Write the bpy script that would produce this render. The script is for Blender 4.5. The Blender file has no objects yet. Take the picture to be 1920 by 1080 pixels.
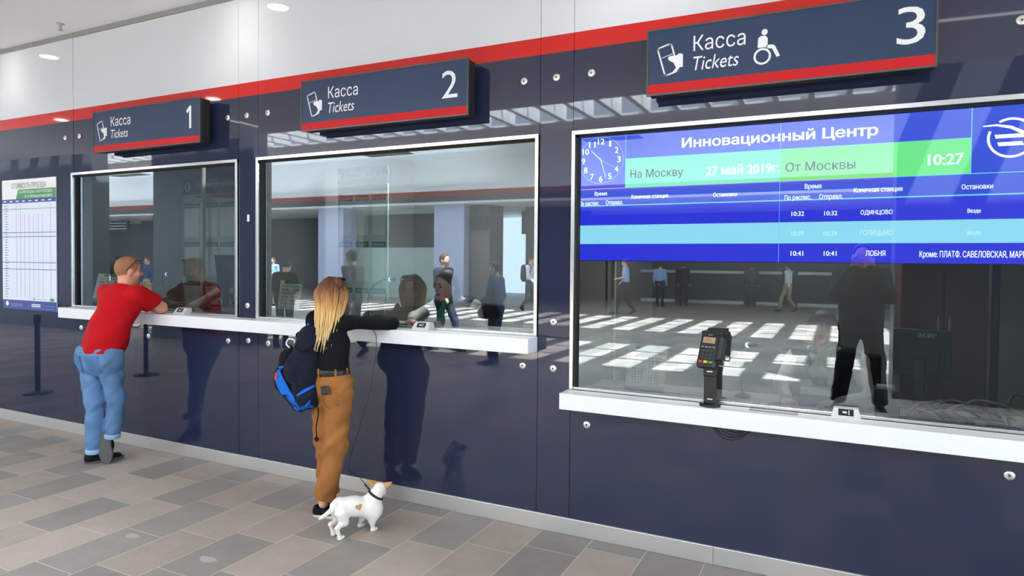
import bpy, bmesh, math, random
import numpy as np
from mathutils import Vector, Matrix
R_ = math.radians
scene = bpy.context.scene
COL = scene.collection

# ------------------------------------------------------------------ camera
CAM_H, CAM_D = 1.75, 3.9208            # eye height, distance from the ticket wall (wall plane is y = 0)
FPX, YAW, PITCH, ROLL, PPY = 1240.0, R_(26.265), R_(1.3613), R_(.5213), 23.0
_fw = Vector((-math.sin(YAW)*math.cos(PITCH), math.cos(YAW)*math.cos(PITCH), -math.sin(PITCH)))
_r0 = Vector((math.cos(YAW), math.sin(YAW), 0)); _u0 = _r0.cross(_fw)
CR = _r0*math.cos(ROLL) + _u0*math.sin(ROLL); CU = _u0*math.cos(ROLL) - _r0*math.sin(ROLL)
cd = bpy.data.cameras.new('camera'); cam = bpy.data.objects.new('camera', cd); COL.objects.link(cam)
cd.sensor_width = 36.0; cd.lens = FPX*36.0/1920.0; cd.shift_y = -PPY/1920.0; cd.clip_start = .02; cd.clip_end = 200
mw = Matrix((CR, CU, -_fw)).transposed().to_4x4(); mw.translation = (0, -CAM_D, CAM_H); cam.matrix_world = mw
scene.camera = cam

def at(px, py, y=0.0):
    """World point on the plane y seen at a point of the 1920x1080 frame (used to measure the photograph)."""
    d = CR*((px-960)/FPX) + CU*((540-py-PPY)/FPX) + _fw
    t = (y + CAM_D)/d.y
    return Vector((d.x*t, y, CAM_H + d.z*t))
def mirror_at(px, py, y):
    """Point on the plane y (behind the camera, y < 0) whose mirror image in the wall is seen at px, py."""
    p = at(px, py, -y); return Vector((p.x, y, p.z))
def mirror_floor(px, py):
    d = CR*((px-960)/FPX) + CU*((540-py-PPY)/FPX) + _fw
    t = -CAM_H/d.z; p = Vector((d.x*t, -(d.y*t-CAM_D), 0)); return p

# ------------------------------------------------------------------ world, sun, sky light, exposure
wd = bpy.data.worlds.new('sky'); scene.world = wd; wd.use_nodes = True
wn = wd.node_tree.nodes; wn['Background'].inputs[0].default_value = (.70, .85, 1.0, 1); wn['Background'].inputs[1].default_value = 5.5
sd = bpy.data.lights.new('sun', 'SUN'); sd.energy = 58.0; sd.angle = R_(.6); sd.color = (.96, .98, 1)
sun = bpy.data.objects.new('sun', sd); COL.objects.link(sun)
sun.rotation_euler = Vector((-.35, -.30, -1)).to_track_quat('-Z', 'Y').to_euler()
def area(name, loc, sx, sy, power, col=(1, 1, 1), down=True):
    l = bpy.data.lights.new(name, 'AREA'); l.shape = 'RECTANGLE'; l.size = sx; l.size_y = sy; l.energy = power; l.color = col
    o = bpy.data.objects.new(name, l); COL.objects.link(o); o.location = loc
    return o
area('skylight_near', (-8, -6.2, 6.9), 34, 2.9, 3000, (.90, .96, 1))
area('skylight_far', (-8, -12.7, 6.9), 34, 4.0, 3000, (.90, .96, 1))
co = area('far_ceiling_fill', (-31, -17.9, 4.7), 38, .25, 900, (.95, .98, 1)); co.rotation_euler = (math.pi, 0, 0)  # added uplight, itself unseen, that brightens the left part of the far ceiling
scene.view_settings.view_transform = 'Standard'; scene.view_settings.look = 'None'
scene.view_settings.exposure = -0.05; scene.view_settings.gamma = 1.0; scene.view_settings.use_curve_mapping = False
scene.cycles.max_bounces = 10; scene.cycles.transparent_max_bounces = 16; scene.cycles.sample_clamp_indirect = 6.0
scene.cycles.caustics_reflective = False; scene.cycles.caustics_refractive = False

# ------------------------------------------------------------------ helpers: materials
def srgb(r, g, b):
    f = lambda c: (c/255/12.92 if c/255 <= .04045 else ((c/255+.055)/1.055)**2.4)
    return (f(r), f(g), f(b), 1.0)
MATS = {}
def mat(name, col, rough=.5, metal=0.0, ior=1.5, emit=0.0, noise=0.0, nscale=40.0, bump=0.0, bscale=200.0, sheen=0.0, stretch=(1, 1, 1)):
    if name in MATS: return MATS[name]
    m = bpy.data.materials.new(name); m.use_nodes = True; nt = m.node_tree; N = nt.nodes; b = N['Principled BSDF']
    b.inputs['Base Color'].default_value = col; b.inputs['Roughness'].default_value = rough
    b.inputs['Metallic'].default_value = metal; b.inputs['IOR'].default_value = ior
    if sheen: b.inputs['Sheen Weight'].default_value = sheen
    if emit:
        b.inputs['Emission Color'].default_value = col; b.inputs['Emission Strength'].default_value = emit
    if noise or bump:
        tc = N.new('ShaderNodeTexCoord'); mp = N.new('ShaderNodeMapping'); mp.inputs['Scale'].default_value = stretch
        nt.links.new(tc.outputs['Object'], mp.inputs['Vector'])
        if noise:
            nz = N.new('ShaderNodeTexNoise'); nz.inputs['Scale'].default_value = nscale; nz.inputs['Detail'].default_value = 5
            nt.links.new(mp.outputs[0], nz.inputs['Vector'])
            mx = N.new('ShaderNodeMix'); mx.data_type = 'RGBA'
            mx.inputs[6].default_value = tuple(c*(1-noise) for c in col[:3]) + (1,)
            mx.inputs[7].default_value = tuple(min(1, c*(1+noise)) for c in col[:3]) + (1,)
            nt.links.new(nz.outputs['Fac'], mx.inputs[0]); nt.links.new(mx.outputs[2], b.inputs['Base Color'])
        if bump:
            n2 = N.new('ShaderNodeTexNoise'); n2.inputs['Scale'].default_value = bscale; n2.inputs['Detail'].default_value = 3
            nt.links.new(mp.outputs[0], n2.inputs['Vector'])
            bp = N.new('ShaderNodeBump'); bp.inputs['Strength'].default_value = bump; bp.inputs['Distance'].default_value = .004
            nt.links.new(n2.outputs['Fac'], bp.inputs['Height']); nt.links.new(bp.outputs[0], b.inputs['Normal'])
    MATS[name] = m
    return m
def glass_mat(name, ior, tint):
    m = bpy.data.materials.new(name); m.use_nodes = True; nt = m.node_tree; N = nt.nodes; N.remove(N['Principled BSDF'])
    tr = N.new('ShaderNodeBsdfTransparent'); tr.inputs[0].default_value = tint
    gl = N.new('ShaderNodeBsdfGlossy'); gl.inputs['Roughness'].default_value = 0.0; gl.inputs[0].default_value = (.82, .93, 1, 1)
    fr = N.new('ShaderNodeFresnel'); fr.inputs[0].default_value = ior
    mx = N.new('ShaderNodeMixShader')
    nt.links.new(fr.outputs[0], mx.inputs[0]); nt.links.new(tr.outputs[0], mx.inputs[1]); nt.links.new(gl.outputs[0], mx.inputs[2])
    nt.links.new(mx.outputs[0], N['Material Output'].inputs[0]); MATS[name] = m
    return m
def clear_mat(name, tint):
    m = bpy.data.materials.new(name); m.use_nodes = True; nt = m.node_tree; N = nt.nodes; N.remove(N['Principled BSDF'])
    tr = N.new('ShaderNodeBsdfTransparent'); tr.inputs[0].default_value = tint
    nt.links.new(tr.outputs[0], N['Material Output'].inputs[0]); MATS[name] = m
    return m
def emis(name, col, s=1.0):
    if name in MATS: return MATS[name]
    m = bpy.data.materials.new(name); m.use_nodes = True; nt = m.node_tree; N = nt.nodes; N.remove(N['Principled BSDF'])
    e = N.new('ShaderNodeEmission'); e.inputs[0].default_value = col; e.inputs[1].default_value = s
    nt.links.new(e.outputs[0], N['Material Output'].inputs[0]); MATS[name] = m
    return m

navy = mat('navy_glass', srgb(38, 44, 68), .02, ior=1.62)
whiteg = mat('white_glass', srgb(215, 219, 223), .015, ior=1.5)
redg = mat('red_glass', srgb(206, 32, 26), .05, ior=1.5)
darkgap = mat('dark_gap', srgb(22, 22, 26), .8)
steel = mat('brushed_steel', srgb(226, 224, 220), .36, .85, noise=.08, nscale=30, stretch=(1, 1, 40))
frame_steel = mat('frame_steel', srgb(226, 224, 220), .22, 1.0)
ceil_m = mat('ceiling_plaster', srgb(240, 242, 245), .9)
grey_trim = mat('grey_trim', srgb(150, 150, 147), .6)
stone_w = mat('white_solid_surface', srgb(236, 238, 240), .3, noise=.02, nscale=300)
winglass = glass_mat('window_glass', 2.5, (.92, .95, .94, 1)); clear_g = clear_mat('glass_edge', (.93, .96, .95, 1))
black_p = mat('black_plastic', srgb(18, 18, 20), .45)
white_p = mat('white_plastic', srgb(225, 226, 226), .4)
grey_p = mat('grey_plastic', srgb(170, 170, 168), .45)
gasket = mat('rubber_gasket', srgb(12, 12, 14), .7)

# ------------------------------------------------------------------ helpers: meshes and objects
class MB:
    def __init__(s): s.v = []; s.f = []; s.m = []; s.sm = []
    def add(s, vs, fs, m=0, smooth=False):
        o = len(s.v); s.v += [tuple(v) for v in vs]; s.f += [tuple(i+o for i in f) for f in fs]
        s.m += [m]*len(fs); s.sm += [smooth]*len(fs)
    def box(s, x0, x1, y0, y1, z0, z1, m=0, M=None):
        vs = [(x, y, z) for z in (z0, z1) for y in (y0, y1) for x in (x0, x1)]
        if M is not None: vs = [tuple(M @ Vector(v)) for v in vs]
        s.add(vs, [(0, 2, 3, 1), (4, 5, 7, 6), (0, 1, 5, 4), (2, 6, 7, 3), (0, 4, 6, 2), (1, 3, 7, 5)], m)
    def rbox(s, x0, x1, y0, y1, z0, z1, r=.004, m=0, M=None, seg=2):
        bm = bmesh.new(); bmesh.ops.create_cube(bm, size=1)
        for v in bm.verts: v.co = Vector(((x0+x1)/2+v.co.x*(x1-x0), (y0+y1)/2+v.co.y*(y1-y0), (z0+z1)/2+v.co.z*(z1-z0)))
        bmesh.ops.bevel(bm, geom=list(bm.edges), offset=r, segments=seg, affect='EDGES', profile=.5)
        s.bm(bm, m, M)
    def bm(s, bm, m=0, M=None, smooth=False):
        bm.verts.index_update(); vs = [v.co.copy() for v in bm.verts]
        if M is not None: vs = [M @ v for v in vs]
        s.add(vs, [[v.index for v in f.verts] for f in bm.faces], m, smooth); bm.free()
    def quad(s, a, b, c, d, m=0): s.add([a, b, c, d], [(0, 1, 2, 3)], m)
    def rect(s, x0, x1, z0, z1, y, m=0): s.quad((x0, y, z0), (x1, y, z0), (x1, y, z1), (x0, y, z1), m)
    def poly(s, pts, y, m=0): s.add([(p[0], y, p[1]) for p in pts], [tuple(range(len(pts)))], m)
    def tube(s, pts, r, n=8, m=0, caps=True):
        pts = [Vector(p) for p in pts]; rs = r if isinstance(r, (list, tuple)) else [r]*len(pts)
        vs = []; fs = []; prev = None
        for i, p in enumerate(pts):
            t = (pts[min(i+1, len(pts)-1)] - pts[max(i-1, 0)]).normalized()
            if prev is None: u = t.orthogonal().normalized()
            else: u = (prev - t*prev.dot(t)).normalized()
            prev = u; w = t.cross(u)
            for k in range(n):
                a = 2*math.pi*k/n; vs.append(p + (u*math.cos(a) + w*math.sin(a))*rs[i])
        for i in range(len(pts)-1):
            for k in range(n):
                a = i*n+k; b = i*n+(k+1) % n; fs.append((a, b, b+n, a+n))
        if caps: fs.append(tuple(reversed(range(n)))); fs.append(tuple(range((len(pts)-1)*n, len(pts)*n)))
        s.add(vs, fs, m, True)
    def lathe(s, prof, n=24, m=0, M=None, caps=True):
        vs = []; fs = []
        for r, z in prof:
            for k in range(n): a = 2*math.pi*k/n; vs.append(Vector((r*math.cos(a), r*math.sin(a), z)))
        for i in range(len(prof)-1):
            for k in range(n):
                a = i*n+k; b = i*n+(k+1) % n; fs.append((a, b, b+n, a+n))
        if caps: fs.append(tuple(reversed(range(n)))); fs.append(tuple(range((len(prof)-1)*n, len(prof)*n)))
        if M is not None: vs = [M @ v for v in vs]
        s.add(vs, fs, m, True)
    def build(s, name, mats, parent=None, origin=None):
        if not isinstance(mats, (list, tuple)): mats = [mats]
        me = bpy.data.meshes.new(name); o0 = Vector(origin) if origin is not None else Vector((0, 0, 0))
        me.from_pydata([tuple(Vector(v)-o0) for v in s.v], [], s.f)
        for m in mats: me.materials.append(m)
        me.polygons.foreach_set('material_index', s.m); me.polygons.foreach_set('use_smooth', s.sm)
        me.update()
        o = bpy.data.objects.new(name, me); COL.objects.link(o)
        if parent is not None:
            o.parent = parent; o.location = o0 - Vector(parent_origin(parent))
        else: o.location = o0
        return o
def parent_origin(p):
    v = Vector(p.location)
    while p.parent is not None: p = p.parent; v = v + Vector(p.location)
    return v
def tag(o, label=None, cat=None, group=None, kind=None):
    if label: o['label'] = label
    if cat: o['category'] = cat
    if group: o['group'] = group
    if kind: o['kind'] = kind
    return o
def empty(name, loc, label=None, cat=None, group=None, kind=None):
    o = bpy.data.objects.new(name, None); COL.objects.link(o); o.location = loc; o.empty_display_size = .1
    return tag(o, label, cat, group, kind)
def struct(mb, name, mats, parent=None):
    o = mb.build(name, mats, parent)
    if parent is None: o['kind'] = 'structure'
    return o
def kid(mb, name, mats, parent, label=None):
    """A part: its mesh is given in world coordinates and re-based on the parent's origin."""
    o = mb.build(name, mats, parent, origin=parent_origin(parent))
    if label: o['label'] = label
    return o
def smooth_path(pts, n=6):
    P = [Vector(p) for p in pts]; P = [P[0]*2-P[1]] + P + [P[-1]*2-P[-2]]; out = []
    for i in range(1, len(P)-2):
        for k in range(n):
            t = k/n; a, b, c, d = P[i-1], P[i], P[i+1], P[i+2]
            out.append(.5*((2*b) + (c-a)*t + (2*a-5*b+4*c-d)*t*t + (3*b-a-3*c+d)*t**3))
    out.append(P[-2]); return out

# ------------------------------------------------------------------ helpers: lettering (nonzero-winding fill of the built-in font's outlines)
_TC = {}
def glyph_fill(text, bold=0.0, shear=0.0):
    key = (text, bold, shear)
    if key in _TC: return _TC[key]
    c = bpy.data.curves.new('lettering', 'FONT'); c.body = text; c.fill_mode = 'NONE'; c.offset = bold; c.shear = shear; c.resolution_u = 3
    o = bpy.data.objects.new('lettering', c); COL.objects.link(o)
    dg = bpy.context.evaluated_depsgraph_get(); dg.update(); me = bpy.data.meshes.new_from_object(o.evaluated_get(dg))
    V = [(v.co.x, v.co.y) for v in me.vertices]; nb = {}
    for e in me.edges:
        a, b = e.vertices; nb.setdefault(a, []).append(b); nb.setdefault(b, []).append(a)
    seen = set(); loops = []
    for st in nb:
        if st in seen: continue
        lp = [st]; seen.add(st); cur = st
        while True:
            nx = [n for n in nb[cur] if n not in seen]
            if not nx: break
            cur = nx[0]; seen.add(cur); lp.append(cur)
        loops.append([V[i] for i in lp])
    COL.objects.unlink(o); bpy.data.objects.remove(o); bpy.data.curves.remove(c); bpy.data.meshes.remove(me)
    loops = [l for l in loops if len(l) > 2]
    loops.sort(key=lambda l: min(p[0] for p in l)); groups = []
    for l in loops:
        x0, x1 = min(p[0] for p in l), max(p[0] for p in l)
        if groups and x0 < groups[-1][1] - 1e-4: groups[-1][0].append(l); groups[-1][1] = max(groups[-1][1], x1)
        else: groups.append([[l], x1])
    quads = []
    for ls, _ in groups:
        segs = []
        for l in ls:
            for i in range(len(l)):
                a, b = l[i-1], l[i]
                if abs(a[1]-b[1]) > 1e-7: segs.append((a, b))
        if not segs: continue
        ys = {round(p[1], 6) for l in ls for p in l}
        S = np.array([[a[0], a[1], b[0], b[1]] for a, b in segs])
        for i in range(len(S)):
            x1, y1, x2, y2 = S[i]; T = S[i+1:]
            if not len(T): continue
            dx, dy = x2-x1, y2-y1; ex, ey = T[:, 2]-T[:, 0], T[:, 3]-T[:, 1]; den = dx*ey-dy*ex
            with np.errstate(divide='ignore', invalid='ignore'):
                t = ((T[:, 0]-x1)*ey-(T[:, 1]-y1)*ex)/den; u = ((T[:, 0]-x1)*dy-(T[:, 1]-y1)*dx)/den
            ok = (np.abs(den) > 1e-12) & (t > 1e-4) & (t < 1-1e-4) & (u > 1e-4) & (u < 1-1e-4)
            for tt in t[ok]: ys.add(round(float(y1+tt*dy), 6))
        ys = sorted(ys)
        for y0, y1 in zip(ys, ys[1:]):
            if y1-y0 < 2e-5: continue
            ym = (y0+y1)/2; cr = []
            for a, b in segs:
                if (a[1] <= ym) != (b[1] <= ym):
                    fx = lambda y: a[0]+(b[0]-a[0])*(y-a[1])/(b[1]-a[1])
                    cr.append((fx(ym), fx(y0), fx(y1), 1 if b[1] > a[1] else -1))
            cr.sort(); w = 0
            for i, q in enumerate(cr):
                if w == 0: st = q
                w += q[3]
                if w == 0: quads.append((st[1], q[1], q[2], st[2], y0, y1))
    _TC[key] = quads
    return quads
def text_into(mb, text, x0, x1, z0, z1, y, m=0, bold=0.0, shear=0.0, slope=0.0):
    """Letters filling the box x0..x1, z0..z1 on the plane y (facing -y)."""
    q = glyph_fill(text, 0.0, shear)
    if not q: return
    a = min(min(t[0], t[3]) for t in q); b = max(max(t[1], t[2]) for t in q); c, d = 0.0, .71      # z0 is the baseline, z1 the cap height
    if text.islower(): d = max(t[5] for t in q)*1.0
    sx = (x1-x0)/(b-a); sz = (z1-z0)/(d-c)
    h_, v_ = bold*.85, bold*.45      # heavier strokes: the outline repeated a little to each side
    offs = [(0, 0)] if bold <= 0 else ([(-h_, 0), (h_, 0), (0, v_), (0, -v_)] if bold < .03 else [(0, 0), (-h_, 0), (h_, 0), (0, v_), (0, -v_), (-h_*.7, v_*.7), (h_*.7, v_*.7), (-h_*.7, -v_*.7), (h_*.7, -v_*.7)])
    for k, (ox, oz) in enumerate(offs):
        yk = y-k*4e-5
        for l0, r0, r1, l1, y0, y1 in q:
            mb.add([(x0+(l0+ox-a)*sx, yk, z0+(y0+oz-c)*sz), (x0+(r0+ox-a)*sx, yk, z0+(y0+oz-c)*sz), (x0+(r1+ox-a)*sx, yk, z0+(y1+oz-c)*sz), (x0+(l1+ox-a)*sx, yk, z0+(y1+oz-c)*sz)], [(0, 1, 2, 3)], m)
def text_px(mb, text, pa, pb, y, m=0, bold=0.0, shear=0.0):
    """Box given by its lower-left and upper-right corner as measured in the photograph."""
    a = at(pa[0], pa[1], y); b = at(pb[0], pb[1], y); text_into(mb, text, a.x, b.x, a.z, b.z, y, m, bold, shear)

# ------------------------------------------------------------------ floor: stone planks laid at right angles to the wall, quarter bond
TILE_W, TILE_L = .343, .54
GREY = {(-2, 0), (-1, 1), (-1, 2), (0, 0), (0, -1), (1, 1), (2, -1), (3, 0), (4, -1), (-3, 2), (-4, 1), (-4, 0), (-5, 2), (5, 0), (7, 0), (7, -1), (8, 0), (9, -1), (3, 1), (10, 0), (-6, 1), (-7, 2)}
BEIGE = {(-2, 1), (-2, 2), (-1, 0), (0, 1), (1, -1), (1, 0), (2, 0), (2, 1), (3, -1), (-3, 0), (-3, 1), (-3, -1), (-4, 2), (-5, 1), (6, 0), (6, -1), (5, -1), (8, -1), (4, 0), (9, 0), (-6, 2), (-5, 0)}
def tile_mat(name, col):
    m = bpy.data.materials.new(name); m.use_nodes = True; nt = m.node_tree; N = nt.nodes; b = N['Principled BSDF']
    at_ = N.new('ShaderNodeAttribute'); at_.attribute_name = 'tint'
    tc = N.new('ShaderNodeTexCoord'); nz = N.new('ShaderNodeTexNoise'); nz.inputs['Scale'].default_value = 5; nz.inputs['Detail'].default_value = 8; nz.inputs['Roughness'].default_value = .7
    n2 = N.new('ShaderNodeTexNoise'); n2.inputs['Scale'].default_value = 130; n2.inputs['Detail'].default_value = 3
    nt.links.new(tc.outputs['Object'], nz.inputs['Vector']); nt.links.new(tc.outputs['Object'], n2.inputs['Vector'])
    ad = N.new('ShaderNodeMath'); ad.operation = 'ADD'; nt.links.new(nz.outputs['Fac'], ad.inputs[0]); nt.links.new(n2.outputs['Fac'], ad.inputs[1])
    a2 = N.new('ShaderNodeMath'); a2.operation = 'MULTIPLY_ADD'; a2.inputs[1].default_value = .38; a2.inputs[2].default_value = .44; nt.links.new(ad.outputs[0], a2.inputs[0])
    a3 = N.new('ShaderNodeMath'); a3.operation = 'ADD'; nt.links.new(a2.outputs[0], a3.inputs[0]); nt.links.new(at_.outputs['Fac'], a3.inputs[1])
    mx = N.new('ShaderNodeVectorMath'); mx.operation = 'SCALE'; mx.inputs[0].default_value = col[:3]; nt.links.new(a3.outputs[0], mx.inputs['Scale'])
    nt.links.new(mx.outputs[0], b.inputs['Base Color']); b.inputs['Roughness'].default_value = .5
    return m
rnd = random.Random(7)
mb = MB(); tints = []
X0, X1, Y0 = -52.0, 15.0, -27.0
mb.quad((X0, Y0, -.0004), (X1, Y0, -.0004), (X1, 0, -.0004), (X0, 0, -.0004), 2); tints.append(0)
g = .0028
for k in range(math.floor((X0+4.094)/TILE_W), math.floor((X1+4.094)/TILE_W)+1):
    xa = -4.094+TILE_W*k; ys = -1.22+.135*k; n0 = math.floor((Y0-ys)/TILE_L); n1 = math.ceil((0-ys)/TILE_L)
    for n in range(n0, n1):
        ya, yb = ys+TILE_L*n, ys+TILE_L*(n+1); ya = max(ya, Y0); yb = min(yb, 0)
        if yb-ya < .01: continue
        r = rnd.random(); gi = (k, n) in GREY or (r < .45 and (k, n) not in BEIGE)
        mb.quad((xa+g, ya+g, 0), (xa+TILE_W-g, ya+g, 0), (xa+TILE_W-g, yb-g, 0), (xa+g, yb-g, 0), 0 if gi else 1)
        tints.append(rnd.uniform(-.09, .09))
floor = struct(mb, 'floor', [tile_mat('grey_stone', srgb(158, 152, 145)), tile_mat('beige_stone', srgb(184, 170, 158)), mat('grout', srgb(205, 196, 186), .8)])
a_ = floor.data.attributes.new('tint', 'FLOAT', 'FACE'); a_.data.foreach_set('value', tints)
mb = MB()   # two dried pale stains on the stone
for px, py, s in ((248, 1005, .035), (389, 1049, .04)):
    p = mirror_floor(px, py); cx, cy = p.x, -p.y
    mb.add([(cx+s*(1.5 if 1 else 1)*math.cos(a)*(1+.2*math.sin(3*a)), cy+s*.8*math.sin(a), .0007) for a in [i*math.pi/9 for i in range(18)]], [tuple(range(18))])
o = kid(mb, 'stain', mat('stain', srgb(176, 172, 166), .7), floor)

# ------------------------------------------------------------------ the ticket wall
Z_RED0, Z_RED1, Z_TOP, Z_CEIL = 3.071, 3.181, 3.874, 3.925
Z_WT, Z_C1 = 2.562, 1.256
SEAMS = [-13.5, -11.2, -8.95, -6.727, -4.464, -4.239, -1.742, -1.513, .995, 1.22, 3.48, 5.7]
WIN = [(-6.752, -4.470, 1.254), (-4.257, -1.746, 1.254), (-1.518, .990, .935)]
wall = empty('wall_front', (0, 0, 0), kind='structure')
def panel(mb, xa, xb, za, zb, m, t0, t1):
    gp = .0018
    f = lambda x, z: (x, t0*(x-(xa+xb)/2) + t1*(z-2.2) - .001, z)
    a, b, c, d = f(xa+gp, za), f(xb-gp, za), f(xb-gp, zb), f(xa+gp, zb)
    back = [(p[0], .012, p[2]) for p in (a, b, c, d)]
    mb.add([a, b, c, d] + back, [(0, 1, 2, 3), (0, 4, 5, 1), (1, 5, 6, 2), (2, 6, 7, 3), (3, 7, 4, 0)], m)
mb = MB(); rt = random.Random(3)
for i in range(len(SEAMS)-1):
    xa, xb = SEAMS[i], SEAMS[i+1]; t0, t1 = rt.uniform(-.0008, .0008), rt.uniform(-.0012, .0012)
    win = next((w for w in WIN if abs(w[0]-xa) < .06 and abs(w[1]-xb) < .06), None)
    zt = win[2] if win else 1.256
    panel(mb, xa, xb, .1065, zt-.002, 0, t0*.5, t1*.4)
    if not win: panel(mb, xa, xb, 1.258, Z_WT, 0, t0, t1)
    panel(mb, xa, xb, Z_WT, Z_RED0, 0, t0, t1); panel(mb, xa, xb, Z_RED0, Z_RED1, 2, t0, t1); panel(mb, xa, xb, Z_RED1, Z_TOP, 1, t0, t1)
    mb.box(xb-.012, xb+.012, .013, .05, .0, Z_TOP, 3)
    # solid backing behind the glass panels
    if win:
        mb.box(xa, xb, .013, .10, 0, win[2]-.03, 3); mb.box(xa, xb, .013, .10, Z_WT+.004, Z_CEIL, 3)
    else: mb.box(xa, xb, .013, .10, 0, Z_CEIL, 3)
struct_wall = kid(mb, 'glass_panelling', [navy, whiteg, redg, darkgap], wall)
cap_m = mat('fixing_cap_steel', srgb(232, 231, 226), .3, .9); cap_d = mat('fixing_cap_socket', srgb(90, 88, 84), .5, .6)
CAPS = [(x, z) for x in (-8.8, -6.852, -6.623, -4.589, -4.368, -4.133, -1.858, -1.630, -1.396, .76, 1.105) for z in (2.913,)]
CAPS += [(-4.36, 1.354), (-1.632, 1.355), (-4.584, 1.05), (-4.348, 1.066), (-4.126, 1.058), (-6.613, 1.053), (-5.606, 1.03), (-1.849, 1.057), (-1.632, 1.055), (-1.4, .72), (.76, .73)]
cap0 = None
for x, z in CAPS:
    if cap0 is None:
        c = MB(); M = Matrix.Rotation(math.pi/2, 4, 'X')
        c.lathe([(.024, 0), (.024, .004), (.021, .0075), (.010, .009)], 20, 0, M); c.lathe([(.007, .0088), (.007, .0096)], 6, 1, M)
        cap0 = c.build('fixing_cap', [cap_m, cap_d], wall, origin=(0, 0, 0)); o = cap0
    else:
        o = cap0.copy(); COL.objects.link(o); o.parent = wall
    o.location = (x, -.002, z)
mb = MB(); p = at(466, 409); mb.rect(p.x-.013, p.x+.013, p.z-.028, p.z+.028, -.003)
kid(mb, 'paper_sticker', mat('paper', srgb(235, 236, 236), .7), wall)
# trim strip between glass and ceiling, steel baseboard
mb = MB(); mb.box(-14, 5.7, -.002, .012, Z_TOP+.004, Z_CEIL); struct(mb, 'trim_1', grey_trim)
mb = MB()
for xa, xb in ((-14, -8.1), (-8.098, -5.6), (-5.598, -3.1), (-3.098, -.62), (-.618, 1.9), (1.902, 5.7)):
    mb.rbox(xa, xb, -.010, .012, .001, .1055, .002)
struct(mb, 'baseboard_front', steel)

# windows
for i, (xa, xb, zb) in enumerate(WIN):
    w = empty('window_%d' % (i+1), ((xa+xb)/2, 0, zb), kind='structure')
    f = MB(); t = .024; d0, d1 = -.016, .014
    f.rbox(xa, xa+t, d0, d1, zb, Z_WT, .002); f.rbox(xb-t, xb, d0, d1, zb, Z_WT, .002)
    f.rbox(xa, xb, d0-.0005, d1, Z_WT-t, Z_WT+.002, .002); f.rbox(xa+t, xb-t, -.004, d1+.02, zb, zb+.016, .002)
    f.box(xa+.004, xa+t+.004, d1, .055, zb, Z_WT); f.box(xb-t-.004, xb-.004, d1, .055, zb, Z_WT); f.box(xa, xb, d1, .055, Z_WT-t, Z_WT-.001)
    kid(f, 'frame', frame_steel, w)
    s = MB(); s.box(xa+t+.001, xa+t+.016, .012, .05, zb+.016, Z_WT-t); s.box(xb-t-.012, xb-t-.001, .02, .05, zb+.016, Z_WT-t); s.box(xa+t, xb-t, .012, .05, Z_WT-t-.012, Z_WT-t)
    kid(s, 'gasket', gasket, w)
    gl = MB(); y0, y1 = .034, .046; ga, gb, gz0, gz1 = xa+t, xb-t, zb+.008, Z_WT-t
    tx, tz = (.0006, -.0008, .0004)[i], (.0010, -.0006, .0009)[i]
    F = lambda x, z, y: (x, y + tx*(x-(ga+gb)/2) + tz*(z-1.9), z)
    vs = [F(ga, gz0, y0), F(gb, gz0, y0), F(gb, gz1, y0), F(ga, gz1, y0), F(ga, gz0, y1), F(gb, gz0, y1), F(gb, gz1, y1), F(ga, gz1, y1)]
    gl.add(vs, [(0, 1, 2, 3)], 0); gl.add(vs, [(5, 4, 7, 6), (0, 4, 5, 1), (1, 5, 6, 2), (2, 6, 7, 3), (3, 7, 4, 0)], 1)
    kid(gl, 'glass', [winglass, clear_g], w)

# ceiling over the ticket counters, and the top-lit hall behind the camera
def box_struct(name, m, *b):
    mb = MB()
    for q in b: mb.box(*q)
    return struct(mb, name, m)
YE = -4.66
cl = box_struct('ceiling', ceil_m, (-52, 15, YE, 0.1, Z_CEIL, 6.7))
white_w = mat('hall_white', srgb(222, 224, 228), .7)
ZR, ZF = 6.6, 5.98
mb = MB()
for ya, yb in ((-7.75, YE), (-14.85, -10.55)):       # roof openings are left free between these strips
    for y in np.arange(ya+1.05, yb-.2, 1.1): mb.box(-52, 15, y-.035, y+.035, ZR, ZR+.12)
mb.box(-52, 15, -10.55, -7.75, ZR, ZR+.15); mb.box(-52, 15, -14.95, -14.85, ZR, ZR+.1)
struct(mb, 'ceiling_roof', white_w)
mb = MB(); PITCHX = .857; ph = -4.22+2.25+PITCHX/2
for k in range(-57, 20):
    x = ph + PITCHX*k; mb.box(x-.075, x+.075, -14.88, YE-.02, ZF, ZR-.002)
struct(mb, 'ceiling_fins', mat('fin_white', srgb(236, 238, 240), .6))
soft = mat('hall_soffit', srgb(232, 236, 238), .8)
box_struct('ceiling_far', soft, (-52, 15, -18.7, -14.9, 5.97, 6.03))
mb = MB()
mb.box(-52, 15, -18.8, -18.5, 4.46, 5.97, 0); mb.box(-52, 15, -18.8, -18.495, 4.25, 4.46, 1); mb.box(-52, 15, -18.8, -18.49, 4.03, 4.25, 2); mb.box(-52, 15, -27, -18.5, 3.94, 4.03, 0)
opp = struct(mb, 'wall_opposite', [soft, mat('fascia_red', srgb(150, 60, 50), .4), mat('fascia_dark', srgb(74, 78, 84), .4)])
dark_shop = mat('shop_dark', srgb(72, 74, 78), .5); shop_floorwall = mat('shop_navy', srgb(44, 46, 58), .3)
lilac = mat('column_lilac', srgb(196, 205, 236), .6)
mb = MB(); mb.box(-35.2, -20.9, -24.4, -24.2, 0, 3.94); mb.box(-52, -36.5, -24.4, -24.2, 0, 3.94); mb.box(-36.5, -35.2, -24.4, -24.2, 2.6, 3.94); mb.box(-12.9, -9.6, -23.2, -23.0, 2.9, 3.94)
mb.box(-13.2, 15, -26, -25.8, 0, 3.94); mb.box(-11.75, -9.5, -21.2, -21.0, 0, 3.94)
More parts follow.
